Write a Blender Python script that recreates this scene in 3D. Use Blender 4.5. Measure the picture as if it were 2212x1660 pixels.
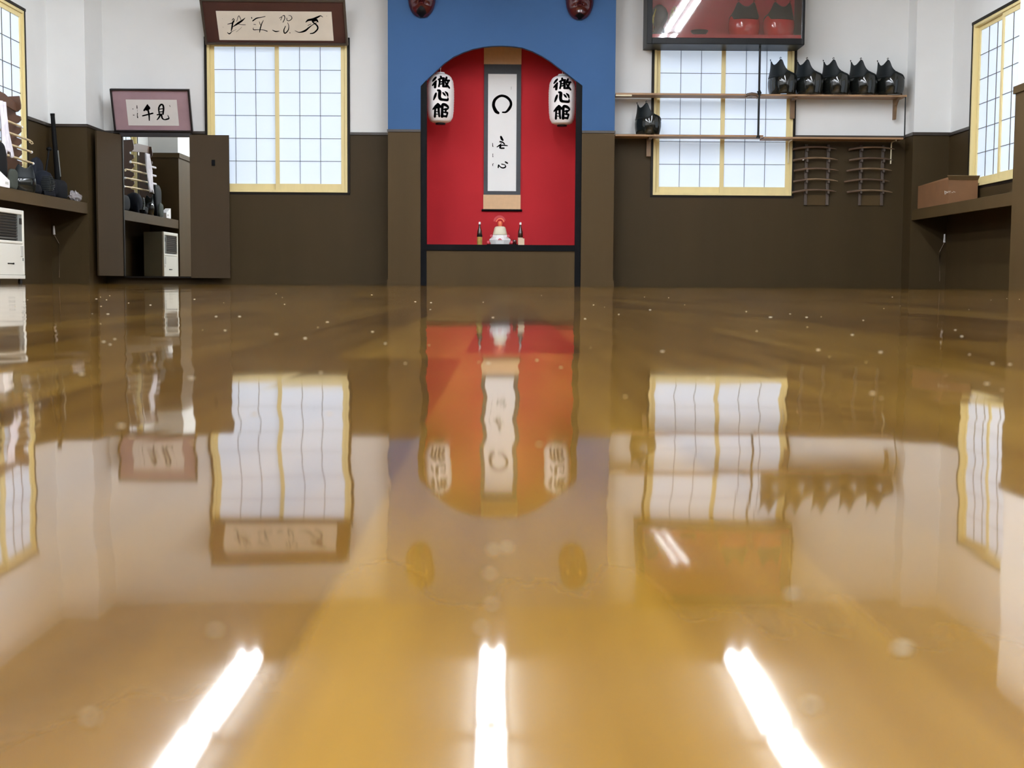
import bpy, bmesh, math, random
from mathutils import Vector, Matrix
random.seed(7)
for o in list(bpy.data.objects):
    bpy.data.objects.remove(o)
SC = bpy.context.scene
COL = SC.collection
R = math.radians

# ------------------------------------------------------------------ camera
F = 2830.0                       # focal length in pixels of the 2212 x 1660 frame
CX, CY = 1106.0, 830.0
H0 = 0.045                       # the phone lies almost on the floor
ROLL = 0.0055
yc = Vector(((1090 - CX) / F, (CY - 610) / F, -1)).normalized()
zc = Vector((math.sin(ROLL), math.cos(ROLL), 0))
zc = (zc - yc * zc.dot(yc)).normalized()
xc = yc.cross(zc)
MCAM = Matrix((xc, yc, zc))
cd = bpy.data.cameras.new('camera')
cam = bpy.data.objects.new('camera', cd)
COL.objects.link(cam)
cam.matrix_world = Matrix.Translation((0, 0, H0)) @ MCAM.to_4x4()
cd.sensor_width = 36
cd.lens = F * 36 / 2212
cd.clip_start = 0.01
cd.clip_end = 100
cd.dof.use_dof = True
cd.dof.focus_distance = 15.5
cd.dof.aperture_fstop = 20
SC.camera = cam

# ------------------------------------------------------------------ world, view
wd = bpy.data.worlds.new('world')
SC.world = wd
wd.use_nodes = True
wd.node_tree.nodes['Background'].inputs[0].default_value = (0.8, 0.9, 1, 1)
wd.node_tree.nodes['Background'].inputs[1].default_value = 0.5
SC.view_settings.view_transform = 'Standard'
SC.view_settings.look = 'None'
SC.view_settings.gamma = 1
SC.view_settings.exposure = 0.0
TUBE = 62.0                      # strength of every fluorescent tube
SC.cycles.max_bounces = 8
SC.cycles.sample_clamp_indirect = 6

# ------------------------------------------------------------------ pixel rays
def ray(x, y):
    return MCAM @ Vector(((x - CX) / F, (CY - y) / F, -1))
O = Vector((0, 0, H0))
def PY(x, y, Y):
    d = ray(x, y); return O + d * (Y / d.y)
def PX(x, y, X):
    d = ray(x, y); return O + d * (X / d.x)
def on_plane(x, y, M):           # point in the local xz plane of matrix M
    Mi = M.inverted(); o = Mi @ O; d = Mi.to_3x3() @ ray(x, y)
    p = o - d * (o.y / d.y); return p.x, p.z
def rectY(x0, y0, x1, y1, Y):
    ym, xm = (y0 + y1) / 2, (x0 + x1) / 2
    return PY(x0, ym, Y).x, PY(x1, ym, Y).x, PY(xm, y1, Y).z, PY(xm, y0, Y).z

# ------------------------------------------------------------------ materials
def lin(c):
    c /= 255.0
    return c / 12.92 if c <= 0.04045 else ((c + 0.055) / 1.055) ** 2.4
def rgb(r, g, b): return (lin(r), lin(g), lin(b), 1)
def mat(name, col, rough=0.6, spec=0.5, metal=0, noise=0.06, scale=6.0, stretch=(1, 1, 1), emit=0, emit_col=None, coat=0, bump=0):
    m = bpy.data.materials.new(name); m.use_nodes = True
    nt = m.node_tree; n = nt.nodes; l = nt.links
    p = n['Principled BSDF']
    p.inputs['Roughness'].default_value = rough
    p.inputs['Specular IOR Level'].default_value = spec
    p.inputs['Metallic'].default_value = metal
    p.inputs['Coat Weight'].default_value = coat
    p.inputs['Coat Roughness'].default_value = 0.05
    if emit:
        p.inputs['Emission Color'].default_value = emit_col or col
        p.inputs['Emission Strength'].default_value = emit
    if noise:
        tc = n.new('ShaderNodeTexCoord'); mp = n.new('ShaderNodeMapping')
        mp.inputs['Scale'].default_value = stretch
        tx = n.new('ShaderNodeTexNoise'); tx.inputs['Scale'].default_value = scale; tx.inputs['Detail'].default_value = 4
        cr = n.new('ShaderNodeValToRGB')
        k = 1 - noise * 2; j = 1 + noise
        cr.color_ramp.elements[0].position = 0.3; cr.color_ramp.elements[1].position = 0.7
        cr.color_ramp.elements[0].color = (col[0] * k, col[1] * k, col[2] * k, 1)
        cr.color_ramp.elements[1].color = (min(1, col[0] * j), min(1, col[1] * j), min(1, col[2] * j), 1)
        l.new(tc.outputs['Object'], mp.inputs[0]); l.new(mp.outputs[0], tx.inputs['Vector'])
        l.new(tx.outputs['Fac'], cr.inputs[0]); l.new(cr.outputs[0], p.inputs['Base Color'])
        if bump:
            b = n.new('ShaderNodeBump'); b.inputs['Strength'].default_value = bump; b.inputs['Distance'].default_value = 0.01
            l.new(tx.outputs['Fac'], b.inputs['Height']); l.new(b.outputs[0], p.inputs['Normal'])
    else:
        p.inputs['Base Color'].default_value = col
    return m

def floor_material():
    m = bpy.data.materials.new('varnished_boards'); m.use_nodes = True
    nt = m.node_tree; n = nt.nodes; l = nt.links
    p = n['Principled BSDF']
    def math_(op, a, b=None):
        q = n.new('ShaderNodeMath'); q.operation = op
        for i, v in enumerate((a, b)):
            if v is None: continue
            if isinstance(v, (int, float)): q.inputs[i].default_value = v
            else: l.new(v, q.inputs[i])
        return q.outputs[0]
    def vmath(op, a, b=None, s=None):
        q = n.new('ShaderNodeVectorMath'); q.operation = op
        for i, v in enumerate((a, b)):
            if v is None: continue
            if isinstance(v, tuple): q.inputs[i].default_value = v
            else: l.new(v, q.inputs[i])
        if s is not None: q.inputs['Scale'].default_value = s
        return q.outputs[0]
    geo = n.new('ShaderNodeNewGeometry')
    sx = n.new('ShaderNodeSeparateXYZ'); l.new(geo.outputs['Position'], sx.inputs[0])
    X, Y = sx.outputs[0], sx.outputs[1]
    bx = math_('FLOOR', math_('DIVIDE', math_('ADD', X, 0.025), 0.075))
    w1 = n.new('ShaderNodeTexWhiteNoise'); w1.noise_dimensions = '1D'; l.new(bx, w1.inputs['W'])
    by = math_('FLOOR', math_('ADD', math_('DIVIDE', Y, 0.9), math_('MULTIPLY', w1.outputs['Value'], 7)))
    cb = n.new('ShaderNodeCombineXYZ'); l.new(bx, cb.inputs[0]); l.new(by, cb.inputs[1])
    w2 = n.new('ShaderNodeTexWhiteNoise'); w2.noise_dimensions = '2D'; l.new(cb.outputs[0], w2.inputs['Vector'])
    # colour: every board its own tone, grain along the boards
    tone = n.new('ShaderNodeValToRGB'); e = tone.color_ramp.elements
    e[0].color = FLOOR_A; e[1].color = FLOOR_B
    l.new(w2.outputs['Value'], tone.inputs[0])
    gm = vmath('MULTIPLY', geo.outputs['Position'], (55.0, 4.0, 1.0))
    gn = n.new('ShaderNodeTexNoise'); gn.inputs['Scale'].default_value = 1; gn.inputs['Detail'].default_value = 5; l.new(gm, gn.inputs['Vector'])
    gr = n.new('ShaderNodeValToRGB'); gr.color_ramp.elements[0].position = 0.3; gr.color_ramp.elements[1].position = 0.7
    gr.color_ramp.elements[0].color = (0.62, 0.57, 0.52, 1); gr.color_ramp.elements[1].color = (1.05, 1.05, 1.05, 1)
    l.new(gn.outputs['Fac'], gr.inputs[0])
    mx = n.new('ShaderNodeMix'); mx.data_type = 'RGBA'; mx.blend_type = 'MULTIPLY'; mx.inputs[0].default_value = 1
    l.new(tone.outputs[0], mx.inputs[6]); l.new(gr.outputs[0], mx.inputs[7])
    # worn pale scuffs and scratches
    sm = vmath('MULTIPLY', geo.outputs['Position'], (26.0, 13.0, 1.0))
    vo = n.new('ShaderNodeTexVoronoi'); vo.inputs['Scale'].default_value = 1; l.new(sm, vo.inputs['Vector'])
    spk = n.new('ShaderNodeSeparateColor'); l.new(vo.outputs['Color'], spk.inputs[0])
    lim = math_('MULTIPLY', math_('GREATER_THAN', spk.outputs[0], 0.9), 0.05)
    scuff = math_('LESS_THAN', vo.outputs['Distance'], lim)
    mx2 = n.new('ShaderNodeMix'); mx2.data_type = 'RGBA'; l.new(math_('MULTIPLY', scuff, 0.35), mx2.inputs[0])
    l.new(mx.outputs[2], mx2.inputs[6]); mx2.inputs[7].default_value = (0.75, 0.66, 0.48, 1)
    l.new(mx2.outputs[2], p.inputs['Base Color'])
    # slightly uneven varnish: each board tilts a little, long waves on it
    wv = n.new('ShaderNodeTexNoise'); wv.inputs['Scale'].default_value = 1; wv.inputs['Detail'].default_value = 3
    l.new(vmath('MULTIPLY', geo.outputs['Position'], (9.0, 11.0, 1.0)), wv.inputs['Vector'])
    wave = vmath('MULTIPLY', vmath('SUBTRACT', wv.outputs['Color'], (0.5, 0.5, 0.5)), (0.050, 0.0028, 0))
    tilt = vmath('MULTIPLY', vmath('SUBTRACT', w2.outputs['Color'], (0.5, 0.5, 0.5)), (0.010, 0.0016, 0))
    nn = vmath('NORMALIZE', vmath('ADD', vmath('ADD', wave, tilt), (0.0, 0.0, 1.0)))
    l.new(nn, p.inputs['Normal'])
    p.inputs['Roughness'].default_value = 0.035
    p.inputs['IOR'].default_value = 1.5
    p.inputs['Coat Weight'].default_value = 0.035
    p.inputs['Coat Roughness'].default_value = 0.25
    p.inputs['Coat IOR'].default_value = 1.5
    l.new(nn, p.inputs['Coat Normal'])
    return m
FLOOR_A, FLOOR_B = rgb(108, 73, 18), rgb(157, 118, 42)

M = dict(
    white=mat('white_plaster', rgb(226, 226, 224), 0.7, noise=0.015, scale=2),
    wains=mat('brown_panelling', rgb(56, 44, 25), 0.55, spec=0.15, noise=0.05, scale=3, stretch=(1, 1, 0.1)),
    wains2=mat('brown_pillar_panelling', rgb(70, 55, 32), 0.55, spec=0.15, noise=0.05, scale=3, stretch=(1, 1, 0.1)),
    cap=mat('dark_brown_cap', rgb(46, 37, 28), 0.4, noise=0.03),
    blue=mat('blue_plaster', rgb(54, 86, 128), 0.75, spec=0.2, noise=0.02, scale=2),
    red=mat('red_plaster', rgb(180, 36, 43), 0.7, spec=0.2, noise=0.02, scale=2),
    lacquer=mat('black_lacquer', rgb(9, 10, 13), 0.5, spec=0.08, noise=0.02),
    ceil=mat('ceiling_board', rgb(196, 192, 184), 0.8, noise=0.04, scale=3),
    cream=mat('cream_wood', rgb(226, 208, 150), 0.45, noise=0.025, scale=4, stretch=(3, 3, 0.3)),
    dark=mat('dark_casing', rgb(24, 19, 14), 0.5, spec=0.15, noise=0.03),
    paper=mat('shoji_paper', rgb(205, 212, 222), 0.8, noise=0, emit=0.38, emit_col=(0.82, 1.02, 1.28, 1)),
    lattice=mat('thin_lattice', rgb(92, 86, 74), 0.6, noise=0),
    shelfwood=mat('shelf_wood', rgb(150, 116, 82), 0.5, noise=0.08, scale=5, stretch=(0.3, 3, 3)),
    bracket=mat('bracket_wood', rgb(112, 86, 58), 0.5, noise=0.06),
    pale=mat('pale_metal', rgb(205, 195, 165), 0.4, noise=0.03),
    sword=mat('sword_wood', rgb(86, 66, 50), 0.4, noise=0.12, scale=8),
    sword2=mat('sword_wood_light', rgb(112, 90, 66), 0.4, noise=0.12, scale=8),
    rack=mat('rack_wood', rgb(72, 60, 50), 0.5, noise=0.05),
    blackrod=mat('black_rod', rgb(16, 15, 14), 0.4, spec=0.2, noise=0),
    dolac=mat('armour_lacquer', rgb(22, 24, 22), 0.09, spec=0.6, noise=0),
    doredl=mat('armour_red_lacquer', rgb(186, 34, 36), 0.12, spec=0.6, noise=0.02),
    dofab=mat('armour_leather', rgb(20, 25, 27), 0.5, spec=0.2, noise=0.08, scale=40),
    ink=mat('ink', rgb(5, 5, 6), 0.8, spec=0.0, noise=0),
    inkgrey=mat('faint_ink', rgb(150, 155, 155), 0.6, noise=0),
    lantern=mat('lantern_paper', rgb(250, 246, 246), 0.6, noise=0.01),
    scrollcloth=mat('scroll_dark_silk', rgb(54, 58, 64), 0.6, noise=0.05, scale=30),
    scrolltan=mat('scroll_tan_silk', rgb(222, 184, 142), 0.6, noise=0.03, scale=20),
    scrollpaper=mat('scroll_paper', rgb(252, 254, 254), 0.7, noise=0.01),
    mask=mat('mask_lacquer', rgb(66, 20, 22), 0.12, spec=0.6, noise=0.08),
    maskdark=mat('mask_beard', rgb(14, 11, 12), 0.5, spec=0.12, noise=0.05),
    gold=mat('gold', rgb(210, 175, 80), 0.3, metal=0.8, noise=0.05),
    mochi=mat('cream_rice_cake', rgb(236, 228, 200), 0.4, noise=0.03),
    whitep=mat('white_plastic', rgb(242, 240, 240), 0.35, noise=0.01),
    orange=mat('orange_peel', rgb(236, 120, 84), 0.4, noise=0.04),
    pinkdk=mat('fan_red', rgb(196, 62, 68), 0.5, noise=0.04),
    pink=mat('pink_paper', rgb(226, 90, 104), 0.5, noise=0.04),
    brownglass=mat('brown_glass', rgb(52, 26, 16), 0.06, spec=0.7, noise=0),
    goldlabel=mat('gold_label', rgb(176, 150, 74), 0.35, noise=0.15, scale=30),
    palewood=mat('pale_wood', rgb(226, 198, 168), 0.5, noise=0.04, scale=8),
    cabinet=mat('cabinet_frame', rgb(26, 26, 27), 0.4, spec=0.15, noise=0.03),
    cabred=mat('cabinet_red_lining', rgb(168, 36, 48), 0.7, noise=0.03),
    mauve=mat('mauve_mat_board', rgb(156, 128, 135), 0.45, noise=0.04, scale=6),
    framedark=mat('frame_black', rgb(20, 13, 14), 0.35, noise=0.03),
    framebrown=mat('frame_brown_silk', rgb(66, 36, 30), 0.5, noise=0.05),
    framerail=mat('frame_rail', rgb(66, 58, 50), 0.35, noise=0.04),
    artpaper=mat('art_paper', rgb(226, 216, 200), 0.7, noise=0.03, scale=5),
    artpaper2=mat('art_paper_grey', rgb(212, 207, 203), 0.7, noise=0.02, scale=5),
    heater=mat('heater_white', rgb(226, 222, 210), 0.35, noise=0.01),
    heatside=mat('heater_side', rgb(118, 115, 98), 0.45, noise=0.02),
    grille=mat('grille_dark', rgb(20, 20, 20), 0.4, noise=0),
    slat=mat('grille_slat', rgb(86, 84, 82), 0.4, noise=0.02),
    hgrey=mat('heater_grey', rgb(112, 114, 110), 0.4, noise=0.02),
    lgrey=mat('heater_label', rgb(188, 186, 178), 0.5, noise=0.01),
    card=mat('cardboard', rgb(112, 76, 44), 0.75, noise=0.05, scale=6),
    cardedge=mat('cardboard_flap', rgb(106, 84, 52), 0.75, noise=0.05, scale=6),
    navy=mat('navy_cotton', rgb(17, 21, 31), 0.8, spec=0.2, noise=0.12, scale=30),
    navydk=mat('dark_navy_cotton', rgb(13, 14, 19), 0.8, spec=0.2, noise=0.12, scale=20),
    black=mat('black_fabric', rgb(10, 10, 11), 0.75, spec=0.2, noise=0.06, scale=20),
    greygreen=mat('grey_green_cloth', rgb(58, 62, 56), 0.8, spec=0.2, noise=0.1, scale=20),
    steel=mat('steel', rgb(170, 172, 175), 0.25, metal=0.9, noise=0),
    stick=mat('pale_bamboo', rgb(206, 184, 142), 0.45, noise=0.08, scale=12),
    guard=mat('tsuba_dark', rgb(40, 44, 36), 0.35, noise=0.05),
    stand=mat('stand_wood', rgb(82, 54, 36), 0.45, noise=0.08, scale=6),
    cloth=mat('white_cotton', rgb(214, 208, 214), 0.8, noise=0.06, scale=20),
    plasticbag=mat('grey_plastic_bag', rgb(150, 144, 146), 0.3, noise=0.12, scale=20),
    cork=mat('dust', rgb(225, 215, 190), 0.7, noise=0),
    door=mat('brown_board', rgb(62, 50, 35), 0.55, spec=0.15, noise=0.04, scale=3, stretch=(1, 1, 0.2)),
    leafy=mat('gilt_ornament', rgb(190, 170, 80), 0.3, metal=0.5, noise=0.3, scale=30),
)
M['floor'] = floor_material()
mm = bpy.data.materials.new('mirror_silver'); mm.use_nodes = True
pb = mm.node_tree.nodes['Principled BSDF']
pb.inputs['Base Color'].default_value = (0.86, 0.89, 0.87, 1); pb.inputs['Metallic'].default_value = 1; pb.inputs['Roughness'].default_value = 0.0
M['mirror'] = mm
gm_ = bpy.data.materials.new('cabinet_glass'); gm_.use_nodes = True
nt = gm_.node_tree; nt.nodes.remove(nt.nodes['Principled BSDF'])
tr = nt.nodes.new('ShaderNodeBsdfTransparent'); gl = nt.nodes.new('ShaderNodeBsdfGlossy'); gl.inputs['Roughness'].default_value = 0.03
fr = nt.nodes.new('ShaderNodeFresnel'); fr.inputs['IOR'].default_value = 1.6
ms = nt.nodes.new('ShaderNodeMixShader')
ad = nt.nodes.new('ShaderNodeMath'); ad.operation = 'ADD'; ad.inputs[1].default_value = 0.05
nt.links.new(fr.outputs[0], ad.inputs[0]); nt.links.new(ad.outputs[0], ms.inputs[0])
nt.links.new(tr.outputs[0], ms.inputs[1]); nt.links.new(gl.outputs[0], ms.inputs[2])
nt.links.new(ms.outputs[0], nt.nodes['Material Output'].inputs[0])
M['glass'] = gm_
M['tube'] = mat('fluorescent_tube', (1, 0.99, 0.96, 1), noise=0, emit=TUBE, emit_col=(0.915, 0.99, 1.08, 1))

# ------------------------------------------------------------------ mesh helpers
class MB:
    def __init__(s): s.v = []; s.f = []
    def add(s, vs, fs):
        k = len(s.v); s.v += [tuple(p) for p in vs]; s.f += [tuple(i + k for i in q) for q in fs]; return s
    def box(s, x0, x1, y0, y1, z0, z1):
        return s.add([(x0, y0, z0), (x1, y0, z0), (x1, y1, z0), (x0, y1, z0), (x0, y0, z1), (x1, y0, z1), (x1, y1, z1), (x0, y1, z1)],
                     [(0, 3, 2, 1), (4, 5, 6, 7), (0, 1, 5, 4), (1, 2, 6, 5), (2, 3, 7, 6), (3, 0, 4, 7)])
    def hexa(s, a, b):           # two quads, bottom a and top b
        return s.add(list(a) + list(b), [(3, 2, 1, 0), (4, 5, 6, 7), (0, 1, 5, 4), (1, 2, 6, 5), (2, 3, 7, 6), (3, 0, 4, 7)])
    def prism(s, poly, y0, y1):  # outline in xz, between y0 and y1
        n = len(poly)
        vs = [(p[0], y0, p[1]) for p in poly] + [(p[0], y1, p[1]) for p in poly]
        fs = [tuple(range(n)), tuple(range(2 * n - 1, n - 1, -1))] + [(i, i + n, (i + 1) % n + n, (i + 1) % n) for i in range(n)]
        return s.add(vs, fs)
    def tube(s, pts, rad, n=10, cap=True):
        pts = [Vector(p) for p in pts]
        if not isinstance(rad, (list, tuple)): rad = [rad] * len(pts)
        vs = []; fs = []
        for i, p in enumerate(pts):
            t = (pts[min(i + 1, len(pts) - 1)] - pts[max(i - 1, 0)]).normalized()
            a = t.cross(Vector((0, 0, 1)))
            if a.length < 1e-3: a = t.cross(Vector((0, 1, 0)))
            a.normalize(); b = t.cross(a)
            for k in range(n):
                q = 2 * math.pi * k / n
                vs.append(p + (a * math.cos(q) + b * math.sin(q)) * rad[i])
        for i in range(len(pts) - 1):
            for k in range(n):
                fs.append((i * n + k, i * n + (k + 1) % n, (i + 1) * n + (k + 1) % n, (i + 1) * n + k))
        if cap:
            fs.append(tuple(range(n - 1, -1, -1))); fs.append(tuple(range((len(pts) - 1) * n, len(pts) * n)))
        return s.add(vs, fs)
    def lathe(s, prof, n=24, c=(0, 0, 0), sx=1, sy=1, ph=0):
        vs = []; fs = []
        for r, z in prof:
            for k in range(n):
                q = 2 * math.pi * k / n + ph
                vs.append((c[0] + r * math.cos(q) * sx, c[1] + r * math.sin(q) * sy, c[2] + z))
        for i in range(len(prof) - 1):
            for k in range(n):
                fs.append((i * n + k, i * n + (k + 1) % n, (i + 1) * n + (k + 1) % n, (i + 1) * n + k))
        fs.append(tuple(range(n - 1, -1, -1))); fs.append(tuple(range((len(prof) - 1) * n, len(prof) * n)))
        return s.add(vs, fs)
    def ball(s, c, r, n=16, sx=1, sy=1, sz=1):
        return s.lathe([(max(1e-4, r * math.sin(math.pi * i / 8)), -r * sz * math.cos(math.pi * i / 8)) for i in range(9)], n, c, sx, sy)
    def build(s, name, m, parent=None, smooth=False, bevel=0, solid=0):
        me = bpy.data.meshes.new(name); me.from_pydata(s.v, [], s.f)
        b = bmesh.new(); b.from_mesh(me); bmesh.ops.recalc_face_normals(b, faces=b.faces)
        if smooth:
            for f in b.faces: f.smooth = True
            for e in b.edges:
                if len(e.link_faces) == 2 and e.calc_face_angle(0) > 0.9: e.smooth = False
        b.to_mesh(me); b.free()
        me.materials.append(M[m] if isinstance(m, str) else m)
        o = bpy.data.objects.new(name, me); COL.objects.link(o)
        if parent: o.parent = parent
        if solid:
            q = o.modifiers.new('solidify', 'SOLIDIFY'); q.thickness = solid; q.offset = -1
        if bevel:
            q = o.modifiers.new('bevel', 'BEVEL'); q.width = bevel; q.segments = 2; q.limit_method = 'ANGLE'
        return o
def tag(o, label, cat, group=None):
    o['label'] = label; o['category'] = cat
    if group: o['group'] = group
    return o
def struct(o): o['kind'] = 'structure'; return o
def thing(name, label, cat, loc=(0, 0, 0), rz=0, group=None, rx=0):
    o = bpy.data.objects.new(name, None); COL.objects.link(o)
    o.empty_display_size = 0.1
    o.location = loc; o.rotation_euler = (rx, 0, rz)
    if label: tag(o, label, cat, group)
    return o
def dup(root, loc, rz, label):
    r = root.copy(); COL.objects.link(r); r.location = loc; r.rotation_euler = (0, 0, rz); r['label'] = label
    for ch in list(root.children):
        c = ch.copy(); COL.objects.link(c); c.parent = r
        for g in list(ch.children):
            d = g.copy(); COL.objects.link(d); d.parent = c
    return r
def mtx(loc, rz=0, rx=0):
    return Matrix.Translation(loc) @ Matrix.Rotation(rz, 4, 'Z') @ Matrix.Rotation(rx, 4, 'X')
def grid_panel(mb, x0, x1, z0, z1, y0, y1, holes):
    """box between y0 and y1 with rectangular openings"""
    xs = sorted({x0, x1} | {v for h in holes for v in h[:2] if x0 < v < x1})
    zs = sorted({z0, z1} | {v for h in holes for v in h[2:] if z0 < v < z1})
    for i in range(len(xs) - 1):
        for j in range(len(zs) - 1):
            a, b = (xs[i] + xs[i + 1]) / 2, (zs[j] + zs[j + 1]) / 2
            if any(h[0] < a < h[1] and h[2] < b < h[3] for h in holes): continue
            mb.box(xs[i], xs[i + 1], y0, y1, zs[j], zs[j + 1])
    return mb
def smooth_pts(pts, k=6):
    out = []
    n = len(pts)
    if n == 1: pts = [pts[0], (pts[0][0] + 0.5, pts[0][1] + 0.5, pts[0][2])]; n = 2
    for i in range(n - 1):
        p0, p1, p2, p3 = pts[max(i - 1, 0)], pts[i], pts[i + 1], pts[min(i + 2, n - 1)]
        for j in range(k):
            t = j / k
            out.append(tuple(0.5 * (2 * b + (c - a) * t + (2 * a - 5 * b + 4 * c - d) * t * t + (3 * b - a - 3 * c + d) * t ** 3)
                             for a, b, c, d in zip(p0, p1, p2, p3)))
    out.append(tuple(pts[-1])); return out
def brush(strokes, M_, off=-0.0015, ox=0, oy=0, sc=1.0, name='calligraphy', parent=None, m='ink'):
    """ink strokes given in photo pixels, laid flat on the local xz plane"""
    mb = MB()
    for st in strokes:
        P = []
        for x, y, w in smooth_pts(st):
            a = on_plane(ox + x / sc, oy + y / sc, M_); b = on_plane(ox + x / sc + w / sc, oy + y / sc, M_)
            P.append((a[0], a[1], abs(b[0] - a[0]) / 2))
        n = len(P); vs = []; fs = []
        for i, (x, z, w) in enumerate(P):
            q = P[min(i + 1, n - 1)]; r = P[max(i - 1, 0)]
            dx, dz = q[0] - r[0], q[1] - r[1]; L = math.hypot(dx, dz) or 1
            vs += [(x - dz / L * w, off, z + dx / L * w), (x + dz / L * w, off, z - dx / L * w)]
        fs = [(2 * i, 2 * i + 1, 2 * i + 3, 2 * i + 2) for i in range(n - 1)]
        mb.add(vs, fs)
        for e in (P[0], P[-1]):
            mb.add([(e[0] + e[2] * math.cos(k * math.pi / 5), off, e[1] + e[2] * math.sin(k * math.pi / 5)) for k in range(10)], [tuple(range(10))])
    return mb.build(name, m, parent)

# ------------------------------------------------------------------ room sizes
YW = 16.17                       # end wall
YP = 15.85                       # face of the alcove
XS = 5.33                        # side walls
XC = 4.89                        # counters, closets
ZW = 1.85                        # top of the panelling
ZC = 3.95                        # ceiling
YB = -3.0
YL, YR = 12.3, 12.67             # ends of the closets
# floor, ceiling
struct(MB().box(-6, 6, YB - 0.3, 17.2, -0.1, 0).build('floor', 'floor'))
struct(MB().box(-6, 6, YB - 0.3, 17.2, ZC, ZC + 0.1).build('ceiling', 'ceil'))

# windows: width, height, outer casing
WW, WH = 1.70, 1.83
W1 = rectY(453, 100, 747, 419.5, YW); W2 = rectY(1415.5, 107, 1708, 424, YW)
z1, z2 = 1.125, 1.12
def xfit(r): c = (r[0] + r[1]) / 2; return c - WW / 2, c + WW / 2
w1x, w2x = xfit(W1), xfit(W2)
yl1 = PX(51, 250, -XS).y; w3 = (yl1 - WW, yl1)             # on the side walls, along Y
yr1 = PX(2103, 230, XS).y; w4 = (yr1 - WW, yr1)
z3 = z4 = 1.155
CAS = 0.03
def hole(x, z): return (x[0] - CAS, x[1] + CAS, z - CAS, z + WH + CAS)
xa0, xa1 = PY(838, 300, YP).x, PY(1327.5, 300, YP).x        # alcove box
xo0, xo1 = PY(908.5, 400, YP).x, PY(1256, 400, YP).x        # its opening

# end wall: white plaster and panelling
hb = [hole(w1x, z1), hole(w2x, z2)]
mb = MB(); grid_panel(mb, -XS, xa0 + 0.1, 0, ZC, YW, YW + 0.2, hb); grid_panel(mb, xa1 - 0.1, XS, 0, ZC, YW, YW + 0.2, hb)
mb.box(-XS - 0.6, -XS, YW, YW + 0.2, 0, ZC); mb.box(XS, XS + 0.6, YW, YW + 0.2, 0, ZC)
struct(mb.build('wall_back', 'white'))
mb = MB(); grid_panel(mb, -XC, xa0, 0, ZW, YW - 0.012, YW, hb); grid_panel(mb, xa1, XC, 0, ZW, YW - 0.012, YW, hb)
struct(mb.build('trim_1', 'wains'))
mb = MB()
for a, b in ((-XC, hb[0][0]), (hb[0][1], xa0), (xa1, hb[1][0]), (hb[1][1], XC)): mb.box(a, b, YW - 0.03, YW, ZW - 0.025, ZW + 0.005)
struct(mb.build('trim_2', 'cap'))
mb = MB().box(-XC, xa0, YW - 0.022, YW - 0.012, 0, 0.07).box(xa1, XC, YW - 0.022, YW - 0.012, 0, 0.07)
struct(mb.build('baseboard_back', 'wains'))
# corner columns
struct(MB().box(-XS, -XC, 15.5, YW, ZW, ZC).build('wall_column_left', 'white'))
struct(MB().box(-XS, -XC + 0.008, 15.49, YW, 0, ZW).build('trim_3', 'wains'))
struct(MB().box(-XS, -XC + 0.02, 15.475, YW, ZW - 0.025, ZW + 0.005).build('trim_4', 'cap'))
struct(MB().box(XC, XS, YP, YW, ZW, ZC).build('wall_column_right', 'white'))
struct(MB().box(XC - 0.008, XS, YP - 0.01, YW, 0, ZW + 0.01).build('trim_5', 'wains'))
struct(MB().box(XC - 0.02, XS, YP - 0.025, YW, ZW - 0.02, ZW + 0.015).build('trim_6', 'cap'))
# side walls beside the windows; built in a rotated frame (x along the wall, y into it)
def side(name, sgn, wx, zs, yend, yclos, mname, z0, z1_, d0, d1):
    mb = MB(); grid_panel(mb, yclos, yend, z0, z1_, d0, d1, [(wx[0] - CAS, wx[1] + CAS, zs - CAS, zs + WH + CAS)])
    v = [(sgn * (XS + y), x, z) for x, y, z in mb.v]; mb.v = v
    return struct(mb.build(name, mname))
side('wall_left', -1, w3, z3, YW, YL, 'white', 0, ZC, 0, 0.2)
side('trim_7', -1, w3, z3, 15.5, YL, 'wains', 0, ZW, -0.012, 0)
side('wall_right', 1, w4, z4, YW, YR, 'white', 0, ZC, 0, 0.2)
side('trim_8', 1, w4, z4, YP, YR, 'wains', 0, ZW, -0.012, 0)
struct(MB().box(-XS, -XS + 0.03, w3[1] + CAS, 15.5, ZW - 0.03, ZW + 0.005).build('trim_9', 'cap'))
struct(MB().box(XS - 0.03, XS, w4[1] + CAS, YP, ZW - 0.03, ZW + 0.005).build('trim_10', 'cap'))
# closets along both sides, up to the wall behind the camera
for sgn, y, nm in ((-1, YL, 'left'), (1, YR, 'right')):
    a, b = sorted((sgn * XC, sgn * (XS + 0.5)))
    struct(MB().box(a, b, YB, y, 0, ZC).build('wall_closet_' + nm, 'white'))
    a, b = sorted((sgn * (XC - 0.012), sgn * (XS + 0.1)))
    struct(MB().box(a, b, YB, y + 0.012, 0, ZW + 0.02).build('trim_%d' % (11 if sgn < 0 else 12), 'wains2'))
    a, b = sorted((sgn * (XC - 0.03), sgn * (XS + 0.1)))
    struct(MB().box(a, b, YB, y + 0.03, ZW + 0.02, ZW + 0.09).build('trim_%d' % (13 if sgn < 0 else 14), 'wains2'))
struct(MB().box(-6, 6, YB - 0.2, YB, 0, ZC).build('wall_front', 'white'))
struct(MB().box(-6, 6, YB, YB + 0.012, 0, ZW).build('trim_15', 'wains'))

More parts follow.
